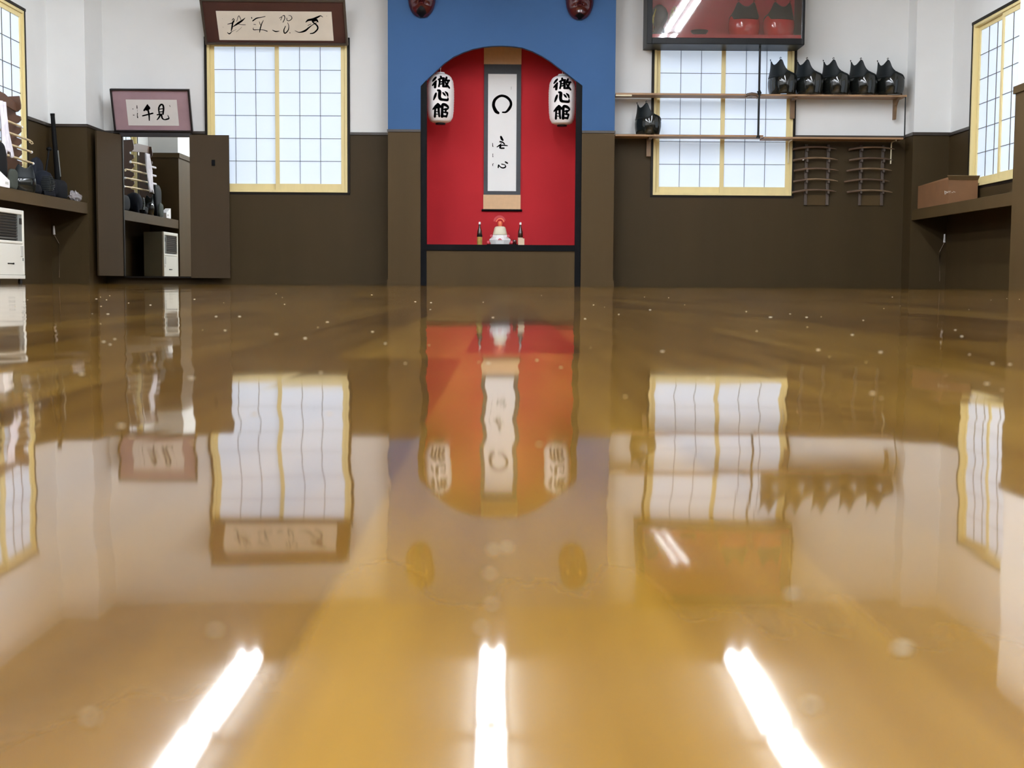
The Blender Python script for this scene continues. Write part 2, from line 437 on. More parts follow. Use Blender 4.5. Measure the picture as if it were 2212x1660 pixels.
# ------------------------------------------------------------------ alcove
arch_px = [(908.5, 186), (925, 169), (940.7, 154.5), (959, 137), (979, 123), (1000.6, 113), (1022, 105.5), (1044.5, 101.2), (1064, 99.2), (1083.6, 98.7),
           (1105, 99.8), (1127.5, 102.6), (1150, 110.5), (1171, 121), (1190, 133), (1208, 147), (1224, 158.5), (1240, 171), (1256, 185)]
arch = [(PY(x, y, YP).x, PY(x, y, YP).z) for x, y in arch_px]
arch[0] = (xo0, arch[0][1]); arch[-1] = (xo1, arch[-1][1])
mb = MB(); ya, yb = YP, YP + 0.08
def blk(p, q, top):
    mb.hexa([(p[0], ya, p[1]), (q[0], ya, q[1]), (q[0], yb, q[1]), (p[0], yb, p[1])], [(p[0], ya, top), (q[0], ya, top), (q[0], yb, top), (p[0], yb, top)])
for i in range(len(arch) - 1): blk(arch[i], arch[i + 1], ZC)
blk((xa0, ZW), (xo0, ZW), ZC); blk((xo1, ZW), (xa1, ZW), ZC)
mb.box(xa0, xa0 + 0.03, yb, YW, ZW, ZC); mb.box(xa1 - 0.03, xa1, yb, YW, ZW, ZC)
struct(mb.build('wall_alcove', 'blue'))
mb = MB().box(xa0, xo0, YP - 0.008, YW, 0, ZW).box(xo1, xa1, YP - 0.008, YW, 0, ZW)
struct(mb.build('trim_16', 'wains2'))
mb = MB().box(xa0 - 0.008, xo0, YP - 0.02, YP + 0.02, ZW - 0.02, ZW + 0.008).box(xo1, xa1 + 0.008, YP - 0.02, YP + 0.02, ZW - 0.02, ZW + 0.008)
struct(mb.build('trim_17', 'cap'))
mb = MB().box(xa0 - 0.012, xo0, YP - 0.022, YP - 0.008, 0, 0.07).box(xo1, xa1 + 0.012, YP - 0.022, YP - 0.008, 0, 0.07)
struct(mb.build('baseboard_alcove', 'wains2'))
YN = 16.62                       # back of the niche
zl1 = PY(1082, 529, YP).z; zl0 = PY(1082, 542, YP).z
mb = MB().box(xo0 - 0.02, xo1 + 0.02, YN, YN + 0.05, zl0, 3.6)
mb.box(xo0 - 0.05, xo0 - 0.005, YP + 0.08, YN + 0.05, zl0, 3.6); mb.box(xo1 + 0.005, xo1 + 0.05, YP + 0.08, YN + 0.05, zl0, 3.6)
mb.box(xo0 - 0.05, xo1 + 0.05, YP + 0.08, YN + 0.05, 3.55, 3.6)
struct(mb.build('wall_niche', 'red'))
pw = 0.072
ztop0 = arch[2][1]; 
for i, (a, b, p, q) in enumerate(((xo0, xo0 + pw, arch[0][1], arch[1][1]), (xo1 - pw, xo1, arch[-2][1], arch[-1][1]))):
    m_ = MB().hexa([(a, YP + 0.012, 0), (b, YP + 0.012, 0), (b, YP + 0.079, 0), (a, YP + 0.079, 0)],
                   [(a, YP + 0.012, p), (b, YP + 0.012, q + (0.02 if i == 0 else 0)), (b, YP + 0.079, q), (a, YP + 0.079, p)])
    struct(m_.build('trim_%d' % (18 + i), 'lacquer'))
struct(MB().box(xo0 + pw, xo1 - pw, YP + 0.006, YP + 0.075, zl0, zl1).build('trim_20', 'lacquer'))
struct(MB().box(xo0, xo1, YP + 0.075, YN, zl1 - 0.03, zl1 - 0.001).build('trim_21', 'lacquer'))
struct(MB().box(xo0 + pw, xo1 - pw, YP + 0.02, YP + 0.06, 0, zl0).build('trim_22', 'wains2'))

# ------------------------------------------------------------------ windows
def make_window(name, loc, rz):
    root = thing(name, None, None, loc, rz); struct(root)
    c = CAS
    m_ = MB().box(-c, 0, -0.035, 0.1, -0.012, WH + c).box(WW, WW + c, -0.035, 0.1, -0.012, WH + c).box(-c, WW + c, -0.04, 0.1, WH, WH + c).box(-c, WW + c, -0.015, 0.1, -c, 0)
    m_.build('casing', 'dark', root)
    g = 0.03
    MB().box(0, g, -0.03, 0.08, 0, WH).box(WW - g, WW, -0.03, 0.08, 0, WH).box(g, WW - g, -0.03, 0.08, WH - g, WH).box(g, WW - g, -0.03, 0.08, 0, g).build('frame', 'cream', root, bevel=0.002)
    sw = (WW - 2 * g + 0.06) / 2
    for k, (x0, y) in enumerate(((g, 0.022), (WW - g - sw, -0.012))):
        st, tp, bt = 0.05, (0.045 if k == 0 else 0.05), 0.075
        z0, z1s = g, WH - g
        s_ = MB().box(x0, x0 + st, y, y + 0.03, z0, z1s).box(x0 + sw - st, x0 + sw, y, y + 0.03, z0, z1s)
        s_.box(x0 + st, x0 + sw - st, y, y + 0.03, z1s - tp, z1s).box(x0 + st, x0 + sw - st, y, y + 0.03, z0, z0 + bt)
        so = s_.build('sash', 'cream', root, bevel=0.002)
        gx0, gx1, gz0, gz1 = x0 + st, x0 + sw - st, z0 + bt, z1s - tp
        MB().box(gx0, gx1, y + 0.016, y + 0.02, gz0, gz1).build('shoji_paper', 'paper', so)
        la = MB(); t = 0.0028
        for i in (1, 2):
            x = gx0 + (gx1 - gx0) * i / 3; la.box(x - t, x + t, y + 0.008, y + 0.016, gz0, gz1)
        for j in range(1, 6):
            z = gz0 + (gz1 - gz0) * j / 6; la.box(gx0, gx1, y + 0.008, y + 0.0155, z - t, z + t)
        la.build('lattice', 'lattice', so)
    return root
make_window('window_1', (w1x[0], YW, z1), 0)
make_window('window_2', (w2x[0], YW, z2), 0)
make_window('window_3', (-XS, w3[0], z3), R(90))
make_window('window_4', (XS, w4[1], z4), R(-90))

# ------------------------------------------------------------------ ceiling lights
names_row = {-2.68: 'the row on the mirror side', -0.05: 'the middle row', 2.52: 'the row on the armour shelf side'}
order = ('first', 'second', 'third', 'fourth', 'fifth', 'sixth')
light0 = None
for xr in names_row:
    for k in range(6):
        yc_ = 12.43 - 2.42 * k
        lab = '%s twin-tube ceiling light from the alcove wall in %s' % (order[k], names_row[xr])
        if light0 is None:
            light0 = thing('ceiling_light', lab, 'ceiling light', (xr, yc_, ZC), 0, 'twin-tube ceiling lights')
            MB().hexa([(-0.13, -1.17, -0.045), (0.13, -1.17, -0.045), (0.13, 1.17, -0.045), (-0.13, 1.17, -0.045)],
                      [(-0.16, -1.17, 0), (0.16, -1.17, 0), (0.16, 1.17, 0), (-0.16, 1.17, 0)]).build('housing', 'whitep', light0)
            for sx in (-0.08, 0.08):
                MB().tube([(sx, -1.12, -0.085), (sx, 1.12, -0.085)], 0.030, 8).build('tube', 'tube', light0)
            for sy in (-1.15, 1.15):
                MB().box(-0.14, 0.14, sy - 0.02, sy + 0.02, -0.11, -0.01).build('end_cap', 'whitep', light0)
        else:
            dup(light0, (xr, yc_, ZC), 0, lab)

# ------------------------------------------------------------------ calligraphy frames
def art_frame(name, label, px, Y, width, height, tilt, border, bm, mats, paper_px, pm):
    p = PY(px[0], px[1], Y)
    Mx = mtx(p, 0, tilt)
    root = thing(name, label, 'calligraphy frame', p, 0, None, tilt)
    w = width / 2
    f = MB(); b = border
    f.box(-w, -w + b, -0.03, 0.012, 0, height).box(w - b, w, -0.03, 0.012, 0, height).box(-w + b, w - b, -0.03, 0.012, 0, b).box(-w + b, w - b, -0.03, 0.012, height - b, height)
    f.build('frame', bm, root, bevel=0.003)
    MB().box(-w + b, w - b, -0.004, 0.012, b, height - b).build('mat_board', mats, root)
    Mp = Mx @ Matrix.Translation((0, -0.006, 0))
    q = [on_plane(x, y, Mp) for x, y in paper_px]
    x0, x1 = (q[0][0] + q[3][0]) / 2, (q[1][0] + q[2][0]) / 2; za, zb = (q[2][1] + q[3][1]) / 2, (q[0][1] + q[1][1]) / 2
    MB().box(x0, x1, -0.007, -0.004, za, zb).build('paper', pm, root)
    return root, Mp
big, Mp = art_frame('calligraphy_frame', 'wide brown frame with four brushed characters above the window beside the mirror', (598.5, 96), 16.07, 1.715, 0.56, R(32), 0.024, 'framerail', 'framebrown',
                    [(466, 22.5), (716.5, 26.5), (720.5, 89), (474, 85.5)], 'artpaper')
S1 = [[(415, 350, 8), (470, 335, 14), (510, 315, 10)], [(480, 290, 10), (498, 268, 10), (508, 290, 12), (488, 330, 22), (477, 400, 22), (465, 450, 10)],
      [(410, 470, 8), (440, 488, 18), (480, 455, 7), (540, 425, 3)], [(495, 385, 10), (560, 340, 28), (620, 300, 24), (668, 258, 6)],
      [(545, 310, 6), (575, 228, 9), (600, 270, 9), (615, 310, 7)], [(560, 345, 6), (610, 355, 8), (672, 358, 8)], [(540, 462, 4), (590, 420, 4), (620, 390, 3)],
      [(760, 252, 14), (765, 270, 8)], [(778, 302, 16), (830, 265, 18), (900, 250, 11), (957, 238, 10)], [(795, 352, 10), (825, 355, 6)], [(870, 310, 6), (885, 350, 10), (893, 365, 6)],
      [(932, 293, 6), (905, 350, 14), (885, 420, 16), (876, 467, 10)], [(786, 400, 5), (790, 430, 13), (860, 430, 9), (940, 435, 11), (987, 452, 14)],
      [(1065, 435, 10), (1110, 456, 18), (1160, 450, 8)], [(1165, 262, 8), (1200, 242, 9), (1182, 292, 8)], [(1205, 232, 7), (1235, 225, 13), (1240, 270, 11), (1215, 322, 10)],
      [(1270, 260, 8), (1276, 295, 10), (1312, 297, 10), (1345, 265, 11), (1330, 230, 9), (1298, 224, 6)], [(1283, 330, 8), (1300, 380, 10), (1288, 440, 14), (1243, 482, 18), (1228, 440, 16), (1252, 378, 10)], [(1315, 475, 14)],
      [(1545, 322, 10), (1580, 292, 28), (1650, 278, 34), (1720, 246, 26), (1760, 228, 14), (1792, 246, 8)], [(1645, 305, 30), (1695, 288, 40), (1722, 318, 16)],
      [(1388, 443, 6), (1450, 467, 13), (1530, 447, 28), (1590, 400, 20), (1640, 362, 11), (1700, 330, 12)], [(1650, 322, 20), (1708, 370, 24), (1716, 420, 22), (1662, 475, 20), (1610, 486, 14)], [(1575, 370, 8), (1622, 345, 8)],
      [(338, 270, 5)], [(347, 392, 7)], [(1848, 230, 7)]]
brush(S1, Mp, -0.0022, 430, 0, 6.703, parent=big).location = (0, -0.006, 0)
sm, Mp = art_frame('calligraphy_frame', 'mauve-matted black frame with two brushed characters leaning above the mirror', (333, 284.5), 16.03, 0.945, 0.515, R(19), 0.02, 'framedark', 'mauve',
                   [(272, 214.5), (382, 216.5), (386.5, 272), (277, 271)], 'artpaper2')
S2 = [[(1030, 480, 20), (1020, 390, 24), (1045, 335, 26), (1080, 332, 28), (1095, 385, 28), (1085, 475, 26)], [(1035, 398, 15), (1085, 390, 15)], [(1035, 442, 15), (1085, 436, 15)], [(997, 485, 20), (1060, 475, 20)],
      [(1045, 485, 26), (1022, 530, 22), (995, 562, 14)], [(1062, 485, 26), (1075, 538, 26), (1110, 560, 18), (1150, 552, 24), (1177, 540, 18), (1160, 493, 10)],
      [(848, 332, 20), (812, 395, 30), (795, 418, 26)], [(848, 345, 28), (878, 385, 26), (830, 412, 24)], [(805, 402, 30), (850, 385, 44)], [(772, 502, 20), (850, 482, 22), (928, 462, 24)], [(850, 395, 28), (870, 480, 26), (875, 572, 16)],
      [(684, 343, 10), (686, 385, 14)], [(690, 405, 4), (690, 440, 4)], [(693, 460, 12), (690, 495, 10), (696, 530, 16)], [(622, 395, 14)], [(626, 490, 10), (642, 490, 10)], [(1188, 340, 8), (1196, 360, 8)]]
brush(S2, Mp, -0.0022, 200, 180, 7.135, parent=sm).location = (0, -0.006, 0)

# ------------------------------------------------------------------ mirror with folding doors
YM = 16.05
mx0, mx1, mz0, mz1 = rectY(266, 296, 413.5, 597, YM)
root = thing('dressing_mirror', 'tall wall mirror between two opened brown board doors', 'mirror', ((mx0 + mx1) / 2, YM, mz0))
hw, hh = (mx1 - mx0) / 2, mz1 - mz0
MB().box(-hw + 0.012, hw, 0, 0.004, 0, hh).build('mirror_glass', 'mirror', root)
MB().box(-hw, hw, 0.004, YW - YM - 0.012, -0.02, hh + 0.01).build('backing', 'dark', root)
MB().box(-hw - 0.02, hw, -0.03, 0.1, hh, hh + 0.05).build('header', 'framedark', root, bevel=0.003)
MB().box(-hw, -hw + 0.012, -0.02, 0.004, 0, hh).build('hinge_stile', 'dark', root)
dw = PY(496, 450, YM - 0.05).x - mx1
dz = PY(455, 292, YM - 0.05).z - mz0
d1 = MB().box(hw, hw + dw, -0.06, -0.035, -0.02, dz).build('door', 'door', root, bevel=0.002)
hx = PY(461, 352, YM - 0.06); MB().box(hx.x - (mx0 + mx1) / 2 - 0.02, hx.x - (mx0 + mx1) / 2 + 0.02, -0.07, -0.06, hx.z - mz0 - 0.035, hx.z - mz0 + 0.035).build('door_pull', 'lacquer', d1)
th = R(70); c_, s_ = math.cos(th), math.sin(th); L = dw; t = 0.025
a = Vector((-hw, -0.02, 0)); b = a + Vector((-c_ * L, -s_ * L, 0)); nrm = Vector((-s_, c_, 0)) * t
z0d, z1d = 0.0, dz + 0.0
MB().hexa([a + Vector((0, 0, z0d)), b + Vector((0, 0, z0d)), b + nrm + Vector((0, 0, z0d)), a + nrm + Vector((0, 0, z0d))],
          [a + Vector((0, 0, z1d)), b + Vector((0, 0, z1d)), b + nrm + Vector((0, 0, z1d)), a + nrm + Vector((0, 0, z1d))]).build('door', 'door', root, bevel=0.002)

# ------------------------------------------------------------------ hanging scroll in the niche
YSC = YN - 0.02
sx0, sx1, s0, s1 = rectY(1044, 421, 1124.5, 453, YSC)
cx_ = (sx0 + sx1) / 2
Ms = mtx((cx_, YSC, s0))
root = thing('hanging_scroll', 'long hanging scroll with a brushed ring on white paper in the red niche', 'scroll', (cx_, YSC, s0))
hw = (sx1 - sx0) / 2
def loc_rect(x0, y0, x1, y1): 
    p, q = on_plane(x0, (y0 + y1) / 2, Ms), on_plane(x1, (y0 + y1) / 2, Ms); u, v = on_plane((x0 + x1) / 2, y1, Ms), on_plane((x0 + x1) / 2, y0, Ms)
    return p[0], q[0], u[1], v[1]
zt = loc_rect(1044, 139, 1124, 421)
MB().box(-hw, hw, 0, 0.003, 0, zt[2]).build('lower_cloth', 'scrolltan', root)
MB().box(-hw + 0.004, hw - 0.002, 0, 0.003, zt[2], zt[3]).build('mount', 'scrollcloth', root)
MB().box(-hw, hw, 0, 0.003, zt[3], zt[3] + 0.36).build('upper_cloth', 'scrolltan', root)
pr = loc_rect(1054, 160, 1115.5, 413)
MB().box(pr[0], pr[1], -0.002, 0, pr[2], pr[3]).build('paper', 'scrollpaper', root)
MB().tube([(-hw - 0.02, 0, -0.008), (hw + 0.02, 0, -0.008)], 0.013, 12).build('roller', 'lacquer', root, smooth=True)
MB().tube([(-hw - 0.01, 0.004, zt[3] + 0.365), (hw + 0.01, 0.004, zt[3] + 0.365)], 0.01, 12).build('top_rod', 'lacquer', root, smooth=True)
E1 = [[(385, 1280, 46), (340, 1245, 62), (300, 1150, 56), (318, 1055, 52), (385, 990, 46), (460, 972, 44), (540, 1000, 48), (598, 1062, 46), (612, 1130, 46), (582, 1200, 50), (525, 1262, 36), (462, 1268, 26)]]
brush(E1, Ms, -0.0035, 1030, 90, 8.3, name='ring_stroke', parent=root)
brush([[(618, 810, 6), (616, 860, 5)]], Ms, -0.0035, 1030, 90, 8.3, name='faint_mark', parent=root, m='inkgrey')
E2 = [[(455, 225, 38), (470, 260, 46), (490, 288, 34)], [(440, 318, 30), (490, 330, 26), (520, 362, 24)], [(382, 415, 18), (430, 385, 26), (462, 355, 16)], [(440, 388, 20), (500, 385, 24), (577, 393, 18)], [(450, 395, 36), (440, 435, 30), (512, 440, 28)],
      [(405, 802, 28), (412, 755, 20), (440, 790, 20), (490, 813, 26), (540, 795, 28), (530, 757, 16), (470, 740, 20)], [(540, 700, 26), (576, 722, 30)],
      [(298, 345, 10), (302, 405, 14), (310, 408, 8)], [(303, 548, 12), (302, 575, 8), (304, 602, 14)], [(312, 732, 12), (300, 745, 12), (302, 772, 12)]]
brush(E2, Ms, -0.0035, 1030, 270, 8.737, parent=root)

# ------------------------------------------------------------------ lanterns
LET = [[(518, 318, 40), (478, 360, 56), (428, 412, 34)], [(522, 418, 40), (478, 468, 52), (424, 512, 34)], [(508, 450, 48), (500, 505, 56), (494, 562, 56)],
       [(640, 302, 44), (652, 345, 46)], [(584, 378, 36), (650, 348, 44), (718, 340, 44)], [(612, 395, 42), (606, 470, 36), (592, 545, 40)], [(700, 372, 52), (700, 450, 54), (704, 538, 52)], [(622, 440, 26), (690, 425, 28)], [(622, 492, 26), (690, 478, 28)],
       [(790, 312, 44), (772, 360, 52), (745, 402, 38)], [(745, 402, 34), (800, 396, 40), (868, 386, 44)], [(838, 405, 40), (805, 470, 44), (752, 540, 34)], [(752, 440, 34), (800, 505, 46), (866, 568, 40)], [(690, 545, 34), (745, 546, 34), (800, 545, 30)],
       [(518, 718, 44), (492, 785, 56), (458, 862, 30)], [(566, 640, 40), (612, 668, 66), (606, 780, 64), (628, 845, 62), (700, 864, 48), (812, 862, 52), (822, 812, 26)], [(690, 696, 28), (722, 730, 44), (752, 762, 26)], [(752, 672, 26), (800, 712, 48), (822, 772, 26)],
       [(570, 970, 46), (520, 1020, 60), (438, 1088, 34)], [(566, 975, 56), (606, 1020, 62), (640, 1046, 34)], [(500, 1070, 46), (494, 1160, 44), (490, 1262, 54)], [(586, 1050, 50), (590, 1160, 46), (604, 1262, 40)], [(510, 1062, 36), (600, 1048, 36)], [(505, 1150, 18), (588, 1146, 18)], [(500, 1205, 18), (560, 1215, 18)],
       [(668, 1014, 52), (700, 978, 58), (770, 992, 58), (830, 1036, 46), (826, 1068, 34)], [(678, 1010, 56), (674, 1130, 52), (672, 1262, 60)], [(700, 1098, 26), (760, 1090, 44), (812, 1080, 34)], [(770, 1090, 46), (764, 1135, 40)], [(700, 1160, 26), (810, 1172, 44)], [(812, 1172, 44), (802, 1215, 40), (782, 1262, 44)], [(670, 1256, 38), (790, 1254, 42)]]
LP = [(0.03, 0.0), (0.085, 0.006), (0.125, 0.028), (0.150, 0.075), (0.160, 0.15), (0.165, 0.28), (0.165, 0.40), (0.155, 0.50), (0.125, 0.56), (0.080, 0.588), (0.03, 0.60)]
def lrad(z):
    for (r0, a), (r1, b) in zip(LP, LP[1:]):
        if a <= z <= b: return r0 + (r1 - r0) * (z - a) / (b - a)
    return 0.03
def lantern(px, py, label, rz):
    Y = 16.10
    p = PY(px, py, Y)
    root = thing('paper_lantern', label, 'lantern', p, rz, 'white paper lanterns in the niche')
    k = 12
    fine = []
    for i in range(41):
        z = 0.6 * i / 40; r = lrad(z)
        fine.append((r + 0.0012 * math.cos(i * math.pi), z))
    MB().lathe(fine, 40).build('shade', 'lantern', root, smooth=True)
    ink = MB()
    for st in LET:
        Q = [((x - 645) / 1220 * 0.6, (1400 - y) / 1220 * 0.6, w_ / 1220 * 0.365) for x, y, w_ in smooth_pts(st)]
        n = len(Q); flat = []
        def surf_pt(u, z):
            r = lrad(z) + 0.004; a_ = u / r
            return (r * math.sin(a_), -r * math.cos(a_), z)
        for i, (x, z, w_) in enumerate(Q):
            q, r0 = Q[min(i + 1, n - 1)], Q[max(i - 1, 0)]
            dx, dz_ = q[0] - r0[0], q[1] - r0[1]; L_ = math.hypot(dx, dz_) or 1
            for k_ in (-1, 0, 1): flat.append(surf_pt(x - dz_ / L_ * w_ * k_, z + dx / L_ * w_ * k_))
        fs = [f for i in range(n - 1) for f in ((3 * i, 3 * i + 1, 3 * i + 4, 3 * i + 3), (3 * i + 1, 3 * i + 2, 3 * i + 5, 3 * i + 4))]
        ink.add(flat, fs)
        for e in (Q[0], Q[-1]):
            ink.add([surf_pt(e[0], e[1])] + [surf_pt(e[0] + e[2] * math.cos(k_ * math.pi / 5), e[1] + e[2] * math.sin(k_ * math.pi / 5)) for k_ in range(10)], [(0, k_ + 1, (k_ + 1) % 10 + 1) for k_ in range(10)])
    ink.build('lettering', 'ink', root)
    MB().lathe([(0.06, -0.012), (0.06, 0.004)], 24).build('bottom_ring', 'lacquer', root, smooth=True)
    MB().lathe([(0.055, 0.596), (0.05, 0.61)], 24).build('top_ring', 'whitep', root, smooth=True)
    MB().tube([(0, 0, 0.605), (0, 0, 0.66), (0, 0.02, 0.95)], 0.006, 8).build('hanging_cord', 'whitep', root)
lantern(951.5, 267, 'white lantern with three black characters hanging by the niche switch', R(5))
lantern(1214, 271, 'white lantern with three black characters on the side of the boxed bottle', R(-3))

# ------------------------------------------------------------------ masks
def mask_obj(px, py, label, long_beard):
    p = PY(px, py, YP)
    root = thing('wall_mask', label, 'mask', (p.x, YP - 0.002, p.z), 0, 'lacquered masks on the blue wall')
    w, h, d = 0.168, 0.29, 0.15
    nu, nv = 36, 44
    def g(x, z, cx, cz, sx, sz): return math.exp(-((x - cx) / sx) ** 2 - ((z - cz) / sz) ** 2)
    def surf(u, v):
        z = -1 + 2 * v
        half = math.sqrt(max(0, 1 - abs(z) ** 3.0)) * (1 - 0.06 * max(0, -z))
        x = u * half
        y = math.sqrt(max(0, 1 - u * u * 0.96)) * (max(0, 1 - z * z)) ** 0.5
        y += 0.42 * g(x, z, 0, -0.02, 0.16, 0.22) + 0.12 * g(x, z, 0, 0.2, 0.1, 0.3)          # nose
        y += 0.14 * (g(x, z, 0.45, -0.1, 0.2, 0.16) + g(x, z, -0.45, -0.1, 0.2, 0.16))        # cheeks
        y += 0.16 * (g(x, z, 0.38, 0.42, 0.3, 0.1) + g(x, z, -0.38, 0.42, 0.3, 0.1))          # brows
        y -= 0.18 * (g(x, z, 0.38, 0.2, 0.2, 0.09) + g(x, z, -0.38, 0.2, 0.2, 0.09))          # eye sockets
        zm = -0.44 + 0.05 * math.cos(x * 5)
        y += 0.13 * g(x, z, 0, zm + 0.07, 0.38, 0.05) + 0.15 * g(x, z, 0, zm - 0.09, 0.34, 0.06) - 0.16 * g(x, z, 0, zm, 0.36, 0.035)
        y += 0.18 * g(x, z, 0, -0.80, 0.3, 0.13)                                             # chin
        return (x * w, -y * d, z * h)
    mb = MB(); vs = [surf(-1 + 2 * i / nu, 0.004 + 0.992 * j / nv) for j in range(nv + 1) for i in range(nu + 1)]
    fs = [(j * (nu + 1) + i, j * (nu + 1) + i + 1, (j + 1) * (nu + 1) + i + 1, (j + 1) * (nu + 1) + i) for j in range(nv) for i in range(nu)]
    mb.add(vs, fs); mb.build('face', 'mask', root, smooth=True, solid=0.008)
    be = MB(); vs = []; n = 18
    for j in range(7):
        for i in range(n + 1):
            lim = 0.78 - 0.06 * j
            u = lim * (-1 + 2 * i / n); top = 0.20 - 0.13 * abs(-1 + 2 * i / n) ** 1.5 if long_beard else 0.115 - 0.05 * abs(-1 + 2 * i / n)
            v = 0.012 + top * (1 - j / 6)
            x, y, z = surf(u * (0.75 if v < 0.1 else 0.7), v); vs.append((x, y - 0.004, z))
    be.add(vs, [(j * (n + 1) + i, j * (n + 1) + i + 1, (j + 1) * (n + 1) + i + 1, (j + 1) * (n + 1) + i) for j in range(6) for i in range(n)])
    be.build('beard', 'maskdark', root, smooth=True)
    for s in (-1, 1):
        e = surf(s * 0.42, 0.6); MB().ball((e[0], e[1], e[2]), 0.018, 12, 1.3, 0.5, 0.7).build('eye', 'gold', root, smooth=True)
        b_ = surf(s * 0.42, 0.72)
        MB().tube([(b_[0] - s * 0.05, b_[1] - 0.004, b_[2] - 0.012), (b_[0], b_[1] - 0.008, b_[2] + 0.008), (b_[0] + s * 0.05, b_[1] + 0.012, b_[2] + 0.004)], [0.006, 0.01, 0.004], 8).build('eyebrow', 'maskdark', root, smooth=True)
mask_obj(911.5, -14, 'dark red lacquered mask with a black chin above the niche switch', True)
mask_obj(1252, -9, 'dark red lacquered mask on the blue wall, hung beside the glass cabinet', False)

# ------------------------------------------------------------------ offering in the niche
YO = 16.28
zf = zl1
def px_h(px): return px / F * YO
tray = thing('offering_tray', 'low black lacquer tray under the rice-cake offering', 'tray', (PY(1085, 528, YO).x, YO, zf))
MB().box(-px_h(33), px_h(33), -0.12, 0.12, 0.006, 0.016).build('board', 'lacquer', tray, bevel=0.003)
MB().box(-px_h(28), px_h(28), -0.10, -0.08, 0, 0.006).box(-px_h(28), px_h(28), 0.08, 0.10, 0, 0.006).build('runner', 'lacquer', tray)
km = thing('rice_cake_offering', 'white and cream rice-cake offering topped with an orange under a red fan', 'offering', (PY(1080, 520, YO).x, YO, zf + 0.016))
P = px_h(1)
MB().lathe([(21 * P, 0), (21.5 * P, 0.006), (24.8 * P, 0.050), (24.8 * P, 0.060), (20 * P, 0.084), (17 * P, 0.115), (14 * P, 0.12)], 8, sy=0.62, ph=R(22.5)).build('paper_stand', 'whitep', km, bevel=0.004)
MB().lathe([(15 * P, 0.118), (15.5 * P, 0.128), (13.5 * P, 0.165), (12.5 * P, 0.195), (11 * P, 0.214), (7 * P, 0.222), (2 * P, 0.224)], 28, sy=0.75).build('rice_cake', 'mochi', km, smooth=True)
MB().lathe([(0.001, 0.222), (3.6 * P, 0.224), (5.2 * P, 0.245), (5 * P, 0.268), (3.4 * P, 0.284), (0.001, 0.288)], 20).build('orange', 'orange', km, smooth=True)
mb = MB(); ar = []
for r0, r1, y in ((7.5 * P, 9.8 * P, 0.012),):
    pts = [(r * math.cos(a_), 0.262 + r * math.sin(a_) * 1.15) for r, seq in ((r0, range(0, 13)), (r1, range(12, -1, -1))) for a_ in [R(15 + 150 * i / 12) for i in seq]]
    mb.prism(pts, y, y + 0.004)
mb.build('inner_fan', 'orange', km)
pts = [(r * math.cos(a_) - 1 * P, 0.262 + r * math.sin(a_) * 1.2) for r, seq in ((10 * P, range(0, 13)), (14 * P, range(12, -1, -1))) for a_ in [R(20 + 145 * i / 12) for i in seq]]
MB().prism(pts, 0.02, 0.024).build('outer_fan', 'pinkdk', km)
pts = [(r * math.cos(a_), 0.05 + r * math.sin(a_)) for r, seq in ((2.0 * P, range(0, 9)), (3.8 * P, range(8, -1, -1))) for a_ in [R(180 * i / 8) for i in seq]]
MB().prism(pts, -0.62 * 24.5 * P - 0.004, -0.62 * 22 * P).build('emblem', 'pink', km)
for x, z in ((-25, 0.026), (25, 0.026), (-18.5, 0.102), (18, 0.102)):
    fl = MB()
    for i in range(5):
        a_ = R(72 * i); fl.ball((x * P + 1.5 * P * math.cos(a_), -0.065, z + 1.5 * P * math.sin(a_)), 1.6 * P, 8, 1, 0.5, 1)
    fl.build('paper_flower', 'pink', km, smooth=True)
def bottle(px, Y, label, labelled):
    p = PY(px, 528, Y)
    b = thing('sake_bottle', label, 'bottle', (p.x, Y, zf), 0, 'brown bottles in the niche')
    s = 0.285
    prof = [(0.028, 0), (0.031, 0.006), (0.031, 0.145), (0.028, 0.175), (0.018, 0.205), (0.0125, 0.235), (0.012, 0.262)]
    MB().lathe(prof, 24).build('glass_body', 'brownglass', b, smooth=True)
    MB().lathe([(0.0135, 0.258), (0.0135, 0.282), (0.009, 0.287), (0.002, 0.288)], 16).build('cap', 'whitep', b, smooth=True)
    if labelled:
        MB().lathe([(0.0318, 0.008), (0.0318, 0.108)], 24).build('label', 'goldlabel', b, smooth=True)
        MB().lathe([(0.033, 0.105), (0.034, 0.112), (0.025, 0.178)], 24).build('shoulder_wrap', 'black', b, smooth=True)
    else:
        MB().lathe([(0.0318, 0.03), (0.0318, 0.1)], 24).build('label', 'palewood', b, smooth=True)
    return b
bottle(1036, 16.2, 'brown sake bottle with gold label and white cap, without a wooden box', True)
bottle(1124, 16.24, 'brown sake bottle with white cap behind the pale wooden box', False)
p = PY(1126, 528, 16.12)
mb = thing('wooden_measuring_box', 'small pale square wooden cup in front of the sake bottle', 'box', (p.x, 16.12, zf))
q = 0.0375
MB().box(-q, q, -q, -q + 0.006, 0, 0.085).box(-q, q, q - 0.006, q, 0, 0.085).box(-q, -q + 0.006, -q + 0.006, q - 0.006, 0, 0.085).box(q - 0.006, q, -q + 0.006, q - 0.006, 0, 0.085).build('side_boards', 'palewood', mb, bevel=0.001)
MB().box(-q + 0.006, q - 0.006, -q + 0.006, q - 0.006, 0, 0.006).build('base_board', 'palewood', mb)
cup = MB().lathe([(0.018, 0), (0.022, 0.004), (0.026, 0.03), (0.024, 0.05), (0.020, 0.056), (0.018, 0.05), (0.02, 0.03), (0.012, 0.008)], 20)
cup = cup.build('sake_cup', 'mask', smooth=True); cup.location = (PY(1111.5, 520, YO).x, YO - 0.03, zf + 0.016)
tag(cup, 'small dark red cup on the black tray beside the offering', 'cup')
sp = PY(922, 484, 16.05)
sw_ = thing('wall_switch', 'small white switch plate on the side of the red niche', 'switch', (xo0 - 0.005, 16.05, sp.z))
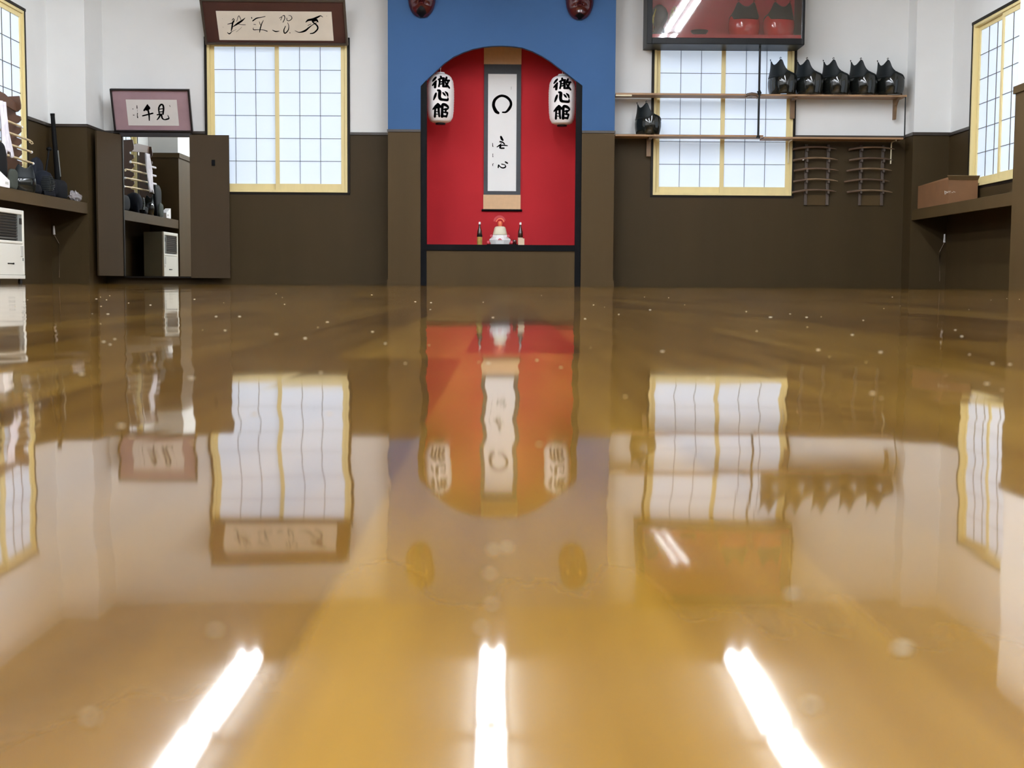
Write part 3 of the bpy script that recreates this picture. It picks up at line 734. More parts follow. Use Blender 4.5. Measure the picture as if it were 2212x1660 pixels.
MB().box(0, 0.008, -0.035, 0.035, -0.06, 0.06).build('plate', 'whitep', sw_, bevel=0.002)
MB().box(0.008, 0.012, -0.012, 0.012, -0.025, 0.025).build('rocker', 'whitep', sw_)

# ------------------------------------------------------------------ glass cabinet
YCF = 15.72
gx0, gx1, gz0, _ = rectY(1398, 0, 1739, 95.5, YCF)
gz1 = 3.90
cb = thing('display_cabinet', 'dark wall cabinet with a glass front and red lining above the window', 'cabinet', ((gx0 + gx1) / 2, YW, gz0))
hw = (gx1 - gx0) / 2; dp = YW - YCF; hh = gz1 - gz0; t = 0.035
MB().box(-hw, -hw + t, -dp + 0.03, 0, 0, hh).box(hw - t, hw, -dp + 0.03, 0, 0, hh).box(-hw + t, hw - t, -dp + 0.03, 0, 0, t).box(-hw + t, hw - t, -dp + 0.03, 0, hh - t, hh).build('case', 'cabinet', cb)
MB().box(-hw + t, hw - t, -0.012, -0.002, t, hh - t).build('back_lining', 'cabred', cb)
MB().box(-hw + t, hw - t, -dp + 0.04, -0.012, t, t + 0.085).build('bottom_lining', 'cabred', cb)
fb = 0.062
MB().box(-hw, -hw + fb, -dp, -dp + 0.03, 0, hh).box(hw - 0.03, hw, -dp, -dp + 0.03, 0, hh).box(-hw + fb, hw - 0.03, -dp, -dp + 0.03, 0, fb + 0.012).box(-hw + fb, hw - 0.03, -dp, -dp + 0.03, hh - fb, hh).build('front_frame', 'cabinet', cb, bevel=0.006)
MB().box(-hw + fb, 0.0, -dp + 0.016, -dp + 0.02, fb, hh - fb).build('glass_pane', 'glass', cb)
MB().box(0.0, hw - 0.03, -dp + 0.024, -dp + 0.028, fb, hh - fb).build('glass_pane', 'glass', cb)

# ------------------------------------------------------------------ kendo breastplates
def lerp_tab(tab, x):
    for (a, b), (c, d) in zip(tab, tab[1:]):
        if a <= x <= c: return b + (d - b) * (x - a) / (c - a)
    return tab[-1][1] if x > tab[-1][0] else tab[0][1]
TOP = [(0, 0.376), (8, 0.383), (18, 0.404), (27, 0.428), (34, 0.436), (40, 0.426), (46, 0.398), (53, 0.356), (62, 0.318), (74, 0.288), (88, 0.268), (100, 0.256), (112, 0.246), (126, 0.215)]
SCL = [(0, 0.90), (0.05, 0.98), (0.11, 1.04), (0.17, 1.05), (0.22, 1.01), (0.27, 0.95), (0.32, 0.90), (0.38, 0.87), (0.44, 0.86)]
PHI = 126
def armour_pt(phi, z):
    s = lerp_tab(SCL, z); a = R(phi)
    ex = 0.85
    sx = math.copysign(abs(math.sin(a)) ** ex, a); cy = math.copysign(abs(math.cos(a)) ** ex, math.cos(a))
    return (0.195 * s * sx, -0.150 * s * cy, z)
def breastplate(label, loc, rz, lac='dolac', group=None, scale=1.0):
    root = thing('kendo_breastplate', label, 'breastplate', loc, rz, group)
    root.scale = (scale,) * 3
    zs = 0.232; n = 56
    def dtop(p):
        k = max(0, min(1, (abs(p) - 46) / 34)); k = k * k * (3 - 2 * k)
        return min(zs + k * (lerp_tab(TOP, abs(p)) - zs), lerp_tab(TOP, abs(p)))
    def sheet(z0f, z1f, lim, rows, off=0):
        vs = []; fs = []
        for j in range(rows + 1):
            for i in range(n + 1):
                ph = -lim + 2 * lim * i / n
                a, b = z0f(ph), z1f(ph); z = a + (b - a) * j / rows
                x, y, z = armour_pt(ph, z); k = 1 + off
                vs.append((x * k, y * k, z))
        for j in range(rows):
            for i in range(n): fs.append((j * (n + 1) + i, j * (n + 1) + i + 1, (j + 1) * (n + 1) + i + 1, (j + 1) * (n + 1) + i))
        return MB().add(vs, fs)
    sheet(lambda p: 0, lambda p: dtop(p) - 0.004, PHI, 12).build('lacquered_shell', lac, root, smooth=True, solid=0.007)
    sheet(lambda p: dtop(p) - 0.012, lambda p: max(dtop(p), lerp_tab(TOP, abs(p))), 82, 10, 0.012).build('chest_panel', 'dofab', root, smooth=True, solid=0.010)
    sheet(lambda p: dtop(p) - 0.018, lambda p: dtop(p) + 0.003, PHI, 2, 0.02).build('edge_binding', 'dofab', root, smooth=True, solid=0.01)
    for s in (-1, 1):
        x, y, z = armour_pt(s * 33, 0.434)
        MB().tube([(x, y - 0.004, z - 0.008), (x - 0.008 * s, y - 0.01, z + 0.016), (x + 0.006 * s, y - 0.008, z + 0.024), (x + 0.012 * s, y, z + 0.008)], 0.0042, 6).build('cord_loop', 'black', root, smooth=True)
    return root
YSH = 16.0
zu = PY(1700, 203, YP).z         # top of upper shelf
zlw = PY(1500, 291, YP).z        # top of lower shelf
labs = ['first black kendo breastplate in the shelf row, in front of the window', 'second black kendo breastplate from the window in the shelf row', 'middle one of five black kendo breastplates on the upper shelf',
        'second black kendo breastplate from the wall-corner end of the shelf row', 'last black kendo breastplate, at the wall-corner end of the upper shelf']
base = None
for i, xpx in enumerate((1689, 1746, 1803, 1862, 1920)):
    p = PY(xpx, 200, YSH)
    loc = (p.x, YSH - 0.02, zu + 0.001); rz = R(-(64 + 1.0 * i))
    if base is None: base = breastplate(labs[0], loc, rz, group='black breastplates on the upper shelf', scale=0.94)
    else: dup(base, loc, rz, labs[i])
breastplate('dark kendo breastplate alone on the lower shelf beside the blue alcove', (PY(1399, 288, YSH).x, YSH - 0.02, zlw + 0.001), R(-58), group='black breastplates on the shelves', scale=0.86)
pz = gz0 + t + 0.086
for xpx, lb, rz in ((1607, 'red-lacquered kendo breastplate in the cabinet near its middle', 2), (1682, 'red-lacquered kendo breastplate in the cabinet against its outer end', 12)):
    p = PY(xpx, 75, 15.96); breastplate(lb, (p.x, 15.97, pz), R(rz), 'doredl', 'red breastplates in the cabinet', 0.92)
# shaded ornaments at the other end of the cabinet
p = PY(1424, 40, 15.98)
vz = thing('helmet_ornament', 'dark helmet ornament with a gilt spray behind the cabinet glass', 'ornament', (p.x, 15.98, pz))
MB().lathe([(0.07, 0), (0.09, 0.03), (0.05, 0.12), (0.10, 0.22), (0.105, 0.28), (0.08, 0.34), (0.03, 0.38)], 24).build('bowl', 'dofab', vz, smooth=True)
sp_ = MB()
for i in range(16):
    z = 0.12 + 0.014 * i; x = 0.12 + 0.02 * math.sin(i * 1.3) + 0.0035 * i
    sp_.ball((x, -0.05 + 0.02 * math.cos(i), z), 0.017, 8, 0.7, 0.6, 1.4)
sp_.tube([(0.06, -0.03, 0.05), (0.12, -0.05, 0.18), (0.17, -0.05, 0.36)], 0.006, 6)
sp_.build('gilt_spray', 'leafy', vz, smooth=True)
MB().tube([(-0.07, -0.08, 0.05), (-0.085, -0.08, 0.2), (-0.05, -0.08, 0.32)], [0.01, 0.014, 0.006], 8).build('side_plate', 'leafy', vz, smooth=True)
p = PY(1510, 75, 15.98)
lg = thing('tea_bowl', 'small dark bowl standing on the cabinet floor beside the red breastplates', 'bowl', (p.x, 15.95, pz))
MB().lathe([(0.05, 0), (0.055, 0.01), (0.10, 0.06), (0.105, 0.075), (0.098, 0.075), (0.09, 0.06), (0.03, 0.012)], 24).build('bowl_body', 'dofab', lg, smooth=True)

# ------------------------------------------------------------------ shelves by the window
def shelf(label, x0, x1, z, parts, y0=YP + 0.002, y1=16.115):
    xa, xb = PY(x0, 250, YP).x, PY(x1, 250, YP).x
    r = thing('wall_shelf', label, 'shelf', ((xa + xb) / 2, y1, z), 0, 'wooden planks of the two-tier wall shelf')
    w = (xb - xa) / 2; d = y1 - y0
    MB().box(-w, w, -d, 0, -0.022, 0).build('plank', 'shelfwood', r, bevel=0.002)
    for kind, px, drop in parts:
        x = PY(px, 250, YP + 0.1).x - (xa + xb) / 2
        if kind == 'curved':
            pts = [(-0.0, -0.022), (-d * 0.85, -0.022), (-d * 0.55, -0.06), (-d * 0.3, -0.11), (-d * 0.22, -drop), (0, -drop)]
            m_ = MB(); m_.prism([(a, b) for a, b in pts], x - 0.016, x + 0.016)
            m_.v = [(v[1], v[0], v[2]) for v in m_.v]
            m_.build('bracket', 'bracket', r, bevel=0.002)
        elif kind == 'wood':
            MB().box(x - 0.028, x + 0.028, -0.03, 0, -drop, -0.022).box(x - 0.02, x + 0.02, -d * 0.8, -0.03, -0.05, -0.022).build('bracket', 'bracket', r, bevel=0.003)
        elif kind == 'metal':
            MB().tube([(x, -d * 0.8, -0.026), (x, -0.05, -0.03), (x, -0.018, -0.05), (x, -0.010, -drop)], 0.009, 8).build('bracket', 'pale', r, smooth=True)
        elif kind == 'batten':
            MB().box(-w, -w + 0.19, -d, -d + 0.05, -0.038, -0.022).build('batten', 'pale', r)
    return r
shelf('upper shelf plank over the window, from the blue alcove to the pole', 1330, 1640, zu + 0.0, [('batten', 0, 0)])
shelf('upper shelf plank carrying the row of five black breastplates', 1641, 1958, zu - 0.002, [('curved', 1939, 0.265), ('wood', 1717, 0.26)], y0=YP + 0.004)
shelf('lower shelf plank over the window, carrying the single breastplate', 1330, 1650, zlw, [('wood', 1405, 0.24)])
shelf('lower shelf plank above the two wooden sword racks', 1651, 1953, zlw - 0.018, [('metal', 1711, 0.29), ('metal', 1935, 0.29)])
# pole and cable between the tiers
pp = PY(1640, 200, YP - 0.03)
pole = thing('support_pole', 'thin black pole standing from the lower shelf up to the cabinet', 'pole', (pp.x, YP - 0.022, zlw - 0.018))
MB().tube([(0, 0, -0.02), (0, 0, gz0 - zlw + 0.016)], 0.013, 12).build('rod', 'blackrod', pole, smooth=True)
MB().lathe([(0.022, -0.022), (0.022, 0.0), (0.013, 0.01)], 16).build('foot', 'blackrod', pole, smooth=True)
MB().tube([(-0.006, 0, zu - zlw + 0.05), (0.012, 0.0, zu - zlw + 0.01)], 0.022, 10).build('clamp', 'blackrod', pole, smooth=True)
cl = thing('spring_clamp', 'brown clamp gripping the upper shelf plank at the black pole', 'clamp', (pp.x - 0.06, YP - 0.02, zu - 0.012))
MB().tube([(-0.10, 0, -0.03), (-0.08, -0.01, -0.005), (-0.03, -0.014, 0.004), (0.03, -0.012, -0.004), (0.05, -0.01, -0.03)], [0.012, 0.018, 0.02, 0.02, 0.014], 10).build('jaw', 'sword', cl, smooth=True)
MB().tube([(-0.09, -0.004, -0.04), (-0.02, -0.006, -0.036)], 0.008, 8).build('lever', 'steel', cl, smooth=True)
p0, p1 = PY(1956, 212, YP + 0.03), PY(1954, 293, YP + 0.03)
cbl = MB().tube([(p0.x, YP + 0.03, zu - 0.02), ((p0.x + p1.x) / 2, YP + 0.03, (p0.z + p1.z) / 2), (p1.x, YP + 0.03, zlw - 0.02)], 0.008, 8).build('shelf_strut', 'blackrod', smooth=True)
tag(cbl, 'thin black upright rod joining the outer ends of both shelves', 'rod')

# ------------------------------------------------------------------ wooden sword racks on the panelling
def sword_rack(xl, xr, y0, y1, label):
    Y = YW - 0.012
    a = PY(xl, 370, Y - 0.04).x; b = PY(xr, 370, Y - 0.04).x; z0, z1_ = PY((xl + xr) / 2, y1, Y - 0.03).z, PY((xl + xr) / 2, y0, Y - 0.03).z
    r = thing('sword_rack', label, 'sword rack', ((a + b) / 2, Y, z0)); h = z1_ - z0; w = (b - a) / 2
    for s in (-1, 1): MB().box(s * w - 0.017, s * w + 0.017, -0.03, 0, 0, h).build('upright', 'rack', r, bevel=0.002)
    MB().box(-w + 0.017, w - 0.017, -0.012, 0, 0, 0.125).build('bottom_panel', 'wains2', r)
    for yy in (323, 346.5, 368.5, 391.5, 414.5):
        z = PY((xl + xr) / 2, yy, Y - 0.06).z - z0
        for s in (-1, 1): MB().box(s * w - 0.012, s * w + 0.012, -0.085, -0.03, z - 0.022, z - 0.012).box(s * w - 0.012, s * w + 0.012, -0.085, -0.078, z - 0.012, z + 0.012).build('peg', 'rack', r)
    return r
sword_rack(1742, 1789, 312, 443.5, 'wall rack of two uprights holding five wooden swords beside the window')
sword_rack(1859.5, 1907, 314, 444, 'wall rack of two uprights holding five wooden swords farther from the window')
ordn = ('topmost', 'second from top', 'middle', 'fourth from top', 'lowest')
dat = [('on the rack beside the window', [(102, 918, 345, 355), (115, 935, 548, 553), (130, 950, 740, 753), (120, 935, 940, 945), (97, 905, 1138, 1138)]),
       ('on the rack farther from the window', [(1130, 1980, 350, 357), (1140, 1945, 550, 557), (1090, 1930, 745, 750), (1048, 1885, 945, 948), (1100, 1940, 1140, 1152)])]
for rk, (where, rows) in enumerate(dat):
    for i, (xa, xb, yy, ye) in enumerate(rows):
        Y = YW - 0.012 - 0.062
        A = PY(1700 + xa / 8.508, 280 + (yy + 20) / 8.508, Y); B = PY(1700 + xb / 8.508, 280 + (ye + 6) / 8.508, Y)
        r = thing('wooden_sword', '%s dark wooden sword %s' % (ordn[i], where), 'wooden sword', A, 0, 'wooden swords on the wall racks')
        D = B - A; hz = 0.028
        def pt(t): return (D.x * t, 0, D.z * t + 4 * hz * t * (1 - t))
        MB().tube([pt(j / 10) for j in range(3, 11)], [0.0135 - 0.0006 * j for j in range(7)] + [0.004], 8).build('blade', 'sword2' if (i + rk) % 2 else 'sword', r, smooth=True)
        MB().tube([pt(j / 20) for j in range(0, 7)], 0.015, 8).build('handle', 'sword', r, smooth=True)
bd = PY(1736, 344.5, YW - 0.1)
tag(MB().ball((0, 0, 0), 0.012, 12).build('white_bead', 'whitep', smooth=True), 'small white ball resting on a sword of the rack beside the window', 'ball').location = (bd.x, YW - 0.075, bd.z)

# ------------------------------------------------------------------ counters, right side
def counter(sgn, y0, y1, label):
    r = thing('wall_counter', label, 'counter', (sgn * XS, (y0 + y1) / 2, 0)); L = (y1 - y0) / 2
    d = XS - XC
    a, b = sorted((-sgn * 0.012, -sgn * (d - 0.004)))
    MB().box(a, b, -L, L, 0.905, 0.94).build('top', 'wains2', r)
    a, b = sorted((-sgn * (d - 0.03), -sgn * d))
    MB().box(a, b, -L, L, 0.815, 0.942).build('front_board', 'wains2', r, bevel=0.002)
    return r
counter(-1, YL + 0.013, 15.488, 'brown wall counter under the window, heaped with kendo gear')
counter(1, YR + 0.013, YP - 0.012, 'brown wall counter under the window, carrying the cardboard box')
ZT = 0.94
bx = thing('cardboard_box', 'brown cardboard box with an open flap standing on the wall counter', 'box', (5.115, 15.27, ZT + 0.002))
w, l_, h = 0.165, 0.54, 0.28
MB().box(-w, w, -l_, -l_ + 0.006, 0, h).box(-w, w, l_ - 0.006, l_, 0, h).box(-w, -w + 0.006, -l_ + 0.006, l_ - 0.006, 0, h).box(w - 0.006, w, -l_ + 0.006, l_ - 0.006, 0, h).box(-w, w, -l_, l_, 0, 0.004).build('walls', 'card', bx)
MB().hexa([(-w, -l_ - 0.004, h - 0.008), (w, -l_ - 0.004, h - 0.008), (w, -l_ + 0.002, h), (-w, -l_ + 0.002, h)],
          [(-w - 0.03, -l_ - 0.045, h + 0.035), (w + 0.005, -l_ - 0.045, h + 0.035), (w + 0.005, -l_ - 0.04, h + 0.04), (-w - 0.03, -l_ - 0.04, h + 0.04)]).build('flap', 'cardedge', bx)
MB().hexa([(-w, -l_ + 0.01, h), (-w + 0.005, -l_ + 0.01, h), (-w + 0.005, l_ - 0.1, h), (-w, l_ - 0.1, h)],
          [(-w + 0.02, -l_ + 0.01, h + 0.03), (-w + 0.025, -l_ + 0.01, h + 0.03), (-w + 0.025, l_ - 0.2, h + 0.01), (-w + 0.02, l_ - 0.2, h + 0.01)]).build('side_flap', 'card', bx)
Mb = mtx((5.115, 15.27 - l_, ZT + 0.002))
brush([[(868, 415, 9), (872, 470, 10)], [(872, 420, 8), (900, 440, 8), (876, 466, 7)], [(905, 425, 9), (920, 445, 8), (935, 418, 9)], [(945, 420, 8), (970, 418, 7)], [(950, 425, 7), (955, 448, 7)], [(985, 440, 8), (1010, 438, 8)], [(1015, 420, 7), (1030, 430, 8), (1048, 434, 6)]],
      Mb, -l_ - 0.002, 1930, 360, 7.844, name='scrawled_mark', parent=bx, m='lgrey')
def cord(pxs, X, label):
    c = thing('wall_cable', label, 'cable', (0, 0, 0))
    (x0, y0), (x1, y1), (x2, y2) = pxs
    Y = 15.48 if X < 0 else 15.832
    a, b = PY(x0, y0, Y), PY(x1, y1, Y); e = PY(x2, y2, Y); q = PY(x2, y1 + 20, Y)
    c.location = a
    MB().tube([(0, 0, 0), tuple((b - a) * 0.5), tuple(b - a)], [0.010, 0.013, 0.015], 8).build('plug', 'whitep', c, smooth=True)
    MB().tube([tuple(b - a), tuple(q - a), tuple(e - a)], 0.0035, 6).build('wire', 'sword2', c, smooth=True)
cord(((116, 488), (117, 507), (128, 600)), -XS, 'white plug on a thin wire hanging beside the heater')
cord(((2041, 506), (2040, 524), (2030, 608)), XS, 'white plug on a thin wire hanging below the boxed counter')

# ------------------------------------------------------------------ heater under the counter
hy0, hy1 = 12.52, 13.33
ht = thing('floor_heater', 'white floor heater with a dark louvred grille under the wall counter', 'heater', (-4.85, hy0, 0), R(90))
Lh = hy1 - hy0; z0, zt_ = 0.075, 0.735; D = 0.29
Mh = mtx((-4.85, hy0, 0), R(90))
gx, gz = on_plane(36, 497, Mh)[0], 0
gA = on_plane(53, 471, Mh); gB = on_plane(53, 529, Mh)
gt, gb = 0.690, 0.425
gr_ = Lh - 0.045; gl_ = 0.055
f_ = MB()
f_.box(0, gl_, 0, 0.03, z0 + 0.015, zt_).box(gr_, Lh, 0, 0.03, z0 + 0.015, zt_).box(gl_, gr_, 0, 0.03, gt, zt_).box(gl_, gr_, 0, 0.03, gb - 0.03, gb)
f_.build('front_frame', 'heater', ht, bevel=0.008)
MB().box(gl_, gr_, 0.004, 0.03, z0 + 0.015, gb - 0.032).build('front_panel', 'heater', ht, bevel=0.004)
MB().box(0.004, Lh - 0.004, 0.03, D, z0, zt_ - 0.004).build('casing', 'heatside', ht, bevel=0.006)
MB().box(0.02, Lh - 0.02, -0.008, D, z0 - 0.025, z0 + 0.012).build('base_tray', 'heater', ht, bevel=0.004)
gm2 = gr_ - 0.115
MB().box(gl_, gm2, 0.022, 0.03, gb, gt).build('grille_back', 'grille', ht)
for k in range(9):
    z = gb + 0.018 + k * (gt - gb - 0.02) / 9
    MB().hexa([(gl_, 0.018, z), (gm2, 0.018, z), (gm2, 0.022, z), (gl_, 0.022, z)], [(gl_, 0.004, z + 0.012), (gm2, 0.004, z + 0.012), (gm2, 0.012, z + 0.014), (gl_, 0.012, z + 0.014)]).build('louvre', 'slat', ht)
cp = MB().box(gm2, gr_, 0.008, 0.03, gb, gt).build('control_panel', 'hgrey', ht)
MB().box(gr_ - 0.068, gr_ - 0.006, 0.004, 0.008, gt - 0.095, gt - 0.035).build('display', 'grille', cp)
MB().box(gr_ - 0.06, gr_ + 0.004, -0.0015, 0.004, gb - 0.15, gb - 0.045).build('label_plate', 'lgrey', ht)
MB().box(gr_ - 0.012, gr_ + 0.006, -0.0015, 0.004, gb - 0.195, gb - 0.165).build('badge', 'hgrey', ht)
MB().box(gl_ + 0.3, gr_ - 0.27, -0.0005, 0.004, 0.195, 0.205).box(gr_ - 0.27, gr_ - 0.245, -0.001, 0.004, 0.192, 0.208).build('brand_mark', 'grille', ht)
for x in (0.06, Lh - 0.06):
    for y in (0.03, D - 0.04): MB().lathe([(0.02, 0), (0.024, 0.012), (0.018, z0 - 0.025)], 12, (x, y, 0)).build('foot', 'grille', ht, smooth=True)

# ------------------------------------------------------------------ kendo gear on the other counter
st = thing('shinai_stand', 'brown notched wooden stand on the counter in front of the window', 'sword stand', (-5.17, 13.95, ZT + 0.001))
def notched(y):
    hgt = 1.02
    pts = [(-0.10, 0), (0.09, 0), (0.09, 0.05)]
    for i in range(7):
        z = 0.10 + i * 0.118
        pts += [(0.085, z), (0.035, z + 0.018), (0.028, z + 0.045), (0.055, z + 0.05), (0.088, z + 0.082)]
    pts += [(0.09, 0.93), (0.075, hgt), (-0.10, hgt - 0.01)]
    return MB().prism(pts, y - 0.012, y + 0.012)
notched(0).build('side_board', 'stand', st, bevel=0.002); notched(-0.95).build('side_board', 'stand', st, bevel=0.002)
MB().prism([(-0.95, 0.93), (0.0, 0.86), (0.0, 0.95), (-0.16, 0.965), (-0.32, 1.0), (-0.95, 1.03)], -0.04, -0.015).build('top_rail', 'stand', st, bevel=0.003)
for ch in st.children:
    if ch.name.startswith('top_rail'):
        for v in ch.data.vertices: v.co = Vector((v.co.y + 0.06, v.co.x, v.co.z))
MB().box(-0.10, 0.0, -0.95, 0.0, 0.0, 0.03).build('bottom_rail', 'stand', st)
names = ('topmost', 'second highest', 'third highest', 'fourth highest', 'fifth highest', 'lowest')
for i, (yend, k, hook, tsu) in enumerate(((14.03, 5, 0, 1), (14.27, 4, 1, 1), (14.30, 3, 0, 1), (14.34, 2, 0, 0), (14.42, 0, 0, 0))):
    z = ZT + 0.10 + k * 0.118 + 0.034
    s = thing('bamboo_sword', '%s pale practice sword lying across the notched stand' % names[i], 'practice sword', (-5.108, 12.75, z), 0, 'practice swords on the notched stand')
    L = yend - 12.75
    MB().tube([(0, 0.32, 0.012), (0, L * 0.7, 0.0), (0, L - 0.06, -0.012), (0, L, -0.016)], [0.013, 0.013, 0.011, 0.012], 10).build('blade', 'stick', s, smooth=True)
    MB().tube([(0, 0.0, 0.016), (0, 0.33, 0.012)], 0.016, 10).build('handle', 'cloth', s, smooth=True)
    if tsu: MB().tube([(0, 0.40, 0.011), (0, 0.412, 0.011)], 0.045, 20).build('guard', 'guard', s, smooth=True)
    if hook:
        MB().tube([(0, L - 0.01, -0.016), (0.004, L + 0.05, -0.02), (0.004, L + 0.08, -0.035), (0.002, L + 0.04, -0.045), (0, L - 0.02, -0.03)], 0.006, 6).build('string_loop', 'stick', s, smooth=True)
    else:
        MB().ball((0, L, -0.016), 0.016, 10, 1, 1.4, 1).build('tip_cap', 'whitep', s, smooth=True)
def strip(name, m, x, y0, y1, z0, z1_, label, cat):
    vs = []; fs = []; n, k = 10, 14
    for j in range(k + 1):
        for i in range(n + 1):
            z = z1_ + (z0 - z1_) * j / k - 0.03 * math.sin(i * 0.9) * (j / k)
            vs.append((0.012 * math.sin(i * 1.6 + j * 0.3) + 0.004 * j, (y1 - y0) * (i / n - 0.5) * (1 + 0.02 * j), z - z1_))
    for j in range(k):
        for i in range(n): fs.append((j * (n + 1) + i, j * (n + 1) + i + 1, (j + 1) * (n + 1) + i + 1, (j + 1) * (n + 1) + i))
    o = MB().add(vs, fs).build(name, m, smooth=True, solid=0.006); o.location = (x, (y0 + y1) / 2, z1_)
    return tag(o, label, cat)
strip('hand_towel', 'cloth', -5.062, 13.26, 13.46, 1.30, 1.83, 'crumpled white towel hanging on the notched stand', 'towel')
def lump(name, m, loc, size, seed, label, cat, pw_=2.6, parent=None, amp=0.12, flat=True):
    rnd = random.Random(seed); ph = [rnd.uniform(0, 6.28) for _ in range(9)]
    n, k = 28, 18; vs = []; fs = []
    for j in range(k + 1):
        th = math.pi * j / k
        for i in range(n):
            q = 2 * math.pi * i / n
            def se(v): return math.copysign(abs(v) ** (2 / pw_), v)
            d = 1 + amp * (math.sin(3 * q + ph[0] + 2 * th) * 0.5 + math.sin(5 * q + ph[1] - 3 * th) * 0.3 + math.sin(7 * th + ph[2] + 2 * q) * 0.35)
            x = se(math.sin(th)) * se(math.cos(q)) * d; y = se(math.sin(th)) * se(math.sin(q)) * d; z = se(math.cos(th)) * (1 + amp * 0.6 * math.sin(2 * q + ph[3]))
            vs.append((x * size[0], y * size[1], max(0, (z + 1) * size[2])))
    for j in range(k):
        for i in range(n): fs.append((j * n + i, j * n + (i + 1) % n, (j + 1) * n + (i + 1) % n, (j + 1) * n + i))
    o = MB().add(vs, fs).build(name, m, parent, smooth=True); o.location = loc
    if label: tag(o, label, cat)
    return o
lump('equipment_bag', 'black', (-5.0, 13.10, ZT), (0.034, 0.16, 0.23), 3, 'tall black fabric bag slumped on the counter by the white box', 'bag', pw_=3.4, amp=0.08)
lump('folded_cloth', 'greygreen', (-4.915, 13.23, ZT), (0.02, 0.12, 0.10), 5, 'grey-green cloth bundle lying at the counter edge', 'cloth', pw_=3.0, amp=0.08)
wb = thing('white_box', 'small white carton at the counter edge beside the grey-green cloth', 'box', (-4.92, 12.93, ZT + 0.001))
MB().hexa([(-0.04, -0.13, 0), (0.04, -0.13, 0), (0.04, 0.12, 0), (-0.04, 0.12, 0)], [(-0.04, -0.13, 0.15), (0.04, -0.13, 0.15), (0.04, 0.12, 0.075), (-0.04, 0.12, 0.075)]).build('carton', 'whitep', wb, bevel=0.003)
MB().box(0.04, 0.042, 0.0, 0.08, 0.03, 0.055).build('label', 'lgrey', wb)
breastplate('black glossy kendo breastplate propped on the counter beside the notched stand', (-5.0, 13.72, ZT), R(42), 'dolac', None, 0.66)
lump('kit_bundle', 'navydk', (-4.955, 13.97, ZT), (0.05, 0.09, 0.055), 8, 'low dark navy padded bundle between breastplate and helmet', 'bundle', pw_=3, amp=0.1)
def helmet(loc, rz, label):
    r = thing('kendo_helmet', label, 'helmet', loc, rz)
    MB().lathe([(0.10, 0.05), (0.115, 0.12), (0.11, 0.19), (0.08, 0.25), (0.03, 0.275), (0.002, 0.278)], 24, (0, 0.01, 0)).build('padded_dome', 'navy', r, smooth=True)
    for s in (-1, 1):
        MB().hexa([(s * 0.06, -0.03, 0.0), (s * 0.15, 0.0, 0.0), (s * 0.15, 0.03, 0.0), (s * 0.07, 0.07, 0.0)],
                  [(s * 0.03, -0.05, 0.2), (s * 0.10, 0.0, 0.2), (s * 0.10, 0.03, 0.2), (s * 0.03, 0.07, 0.2)]).build('shoulder_flap', 'navy', r, bevel=0.012)
    gr = MB()
    for k in range(9):
        z = 0.06 + k * 0.018; w_ = 0.082 * math.sin(math.pi * (0.25 + 0.5 * k / 8))
        gr.tube([(-w_, -0.09, z), (-w_ * 0.5, -0.128, z), (0, -0.14, z), (w_ * 0.5, -0.128, z), (w_, -0.09, z)], 0.0035, 6)
    gr.tube([(0, -0.12, 0.04), (0, -0.146, 0.13), (0, -0.12, 0.22)], 0.005, 6)
    gr.build('face_grille', 'guard', r, smooth=True)
    MB().hexa([(-0.06, -0.12, 0.0), (0.06, -0.12, 0.0), (0.05, -0.07, 0.0), (-0.05, -0.07, 0.0)], [(-0.07, -0.12, 0.055), (0.07, -0.12, 0.055), (0.06, -0.07, 0.055), (-0.06, -0.07, 0.055)]).build('throat_guard', 'navydk', r, bevel=0.01)
    return r
helmet((-4.985, 14.30, ZT + 0.001), R(50), 'navy kendo helmet with a steel face grille on the counter')
lump('folded_trousers', 'navy', (-5.19, 14.68, ZT), (0.05, 0.13, 0.225), 11, 'tall dark blue cloth bundle standing behind the helmet', 'cloth', pw_=3.6, amp=0.07)
lump('gear_bag', 'navydk', (-5.02, 14.82, ZT), (0.08, 0.20, 0.11), 14, 'low dark navy bag between helmet and crumpled plastic bag', 'bag', pw_=4, amp=0.05)
a = PX(113.5, 249, -5.22); b = Vector((-5.19, 15.42, ZT))
lb = thing('sword_bag', 'long black sword bag leaning up against the corner wall', 'sword bag', b)
v = a - b
MB().tube([(0, 0, 0), tuple(v * 0.3), tuple(v * 0.6), tuple(v)], [0.036, 0.034, 0.028, 0.024], 12).build('sleeve', 'black', lb, smooth=True)
MB().tube([tuple(v * 0.3 + Vector((0.03, 0, 0))), tuple(v * 0.6 + Vector((0.026, 0, 0)))], 0.010, 8).build('grey_trim', 'hgrey', lb, smooth=True)
MB().tube([tuple(v * 0.995), tuple(v * 1.02)], 0.026, 12).build('cap', 'lacquer', lb, smooth=True)
a = PX(106, 322, -5.2); b = Vector((-5.2, 14.86, ZT)); v = a - b
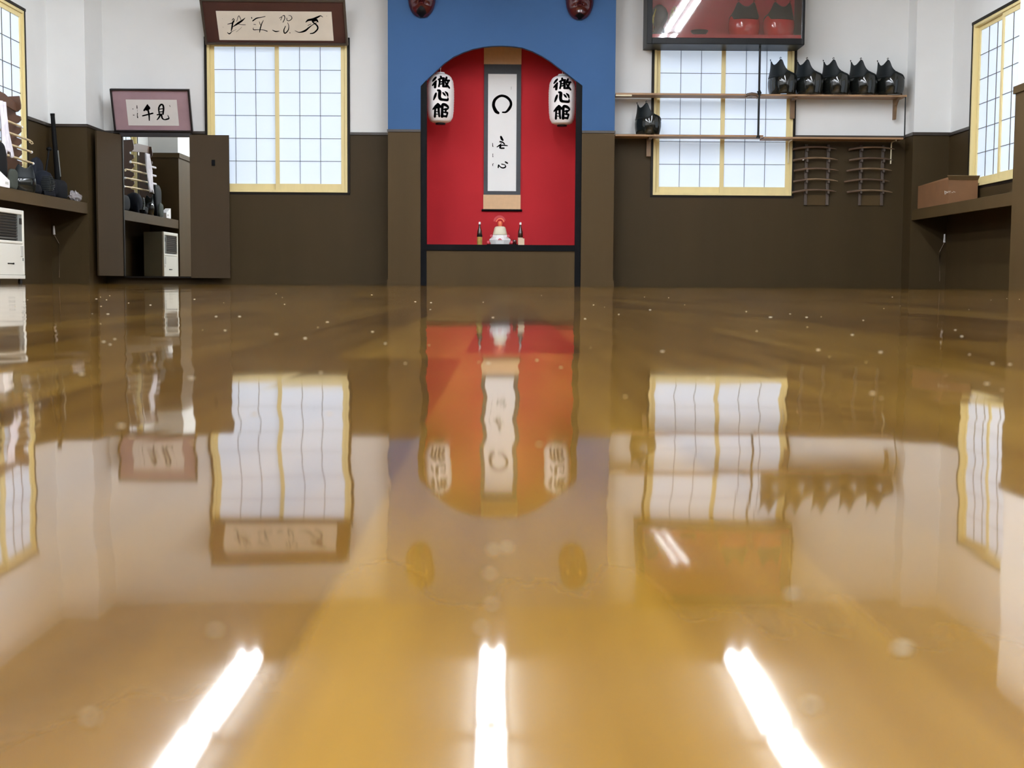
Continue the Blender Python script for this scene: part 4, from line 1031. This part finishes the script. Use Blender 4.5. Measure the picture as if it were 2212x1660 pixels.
ss = thing('short_stick', 'short dark stick with a knob standing behind the helmet', 'stick', b)
MB().tube([(0, 0, 0), tuple(v)], 0.012, 8).build('shaft', 'black', ss, smooth=True)
MB().ball(tuple(v), 0.03, 12, 1, 1.1, 0.8).build('knob', 'black', ss, smooth=True)
# crumpled plastic bag at the column
rnd = random.Random(21); vs = []; n, k = 16, 10
for j in range(k + 1):
    th = math.pi * j / k
    for i in range(n):
        q = 2 * math.pi * i / n; d = rnd.uniform(0.65, 1.2)
        vs.append((0.05 * math.sin(th) * math.cos(q) * d, 0.19 * math.sin(th) * math.sin(q) * d, max(0, 0.06 * (1 + math.cos(th)) * rnd.uniform(0.7, 1.15))))
fs = [(j * n + i, j * n + (i + 1) % n, (j + 1) * n + (i + 1) % n, (j + 1) * n + i) for j in range(k) for i in range(n)]
o = MB().add(vs, fs).build('plastic_bag', 'plasticbag'); o.location = (-4.96, 15.26, ZT)
tag(o, 'crumpled grey plastic bag on the counter end by the corner column', 'bag')

# ------------------------------------------------------------------ dust on the floor
mb = MB(); rnd = random.Random(5)
spots = [(1950, 1408, 1.6), (1712, 1288, 1.2), (1750, 1530, 1.2), (195, 1553, 0.9), (465, 1365, 0.9), (512, 1425, 0.8), (1065, 1190, 0.9), (1095, 1185, 0.9), (1062, 1308, 0.7), (1040, 1358, 0.7), (1058, 1242, 0.8)]
for x, y, s in spots:
    d = ray(x, y); p = O + d * (-H0 / d.z); r = 0.00045 * s * (0.5 + p.y * 3)
    mb.ball((p.x, p.y, r * 0.5), r, 8, 1.5, 1, 0.6)
for i in range(110):
    Y = 0.35 * math.exp(rnd.uniform(0, 2.6)); X = rnd.uniform(-0.42, 0.42) * Y; r = rnd.uniform(0.0002, 0.0007) * min(1.6, 0.5 + Y * 0.5)
    mb.ball((X, Y, r * 0.4), r, 6, rnd.uniform(1, 3), 1, 0.5)
o = mb.build('floor_dust', 'cork', smooth=True); o['kind'] = 'stuff'; tag(o, 'pale specks of dust scattered over the glossy floor', 'dust')
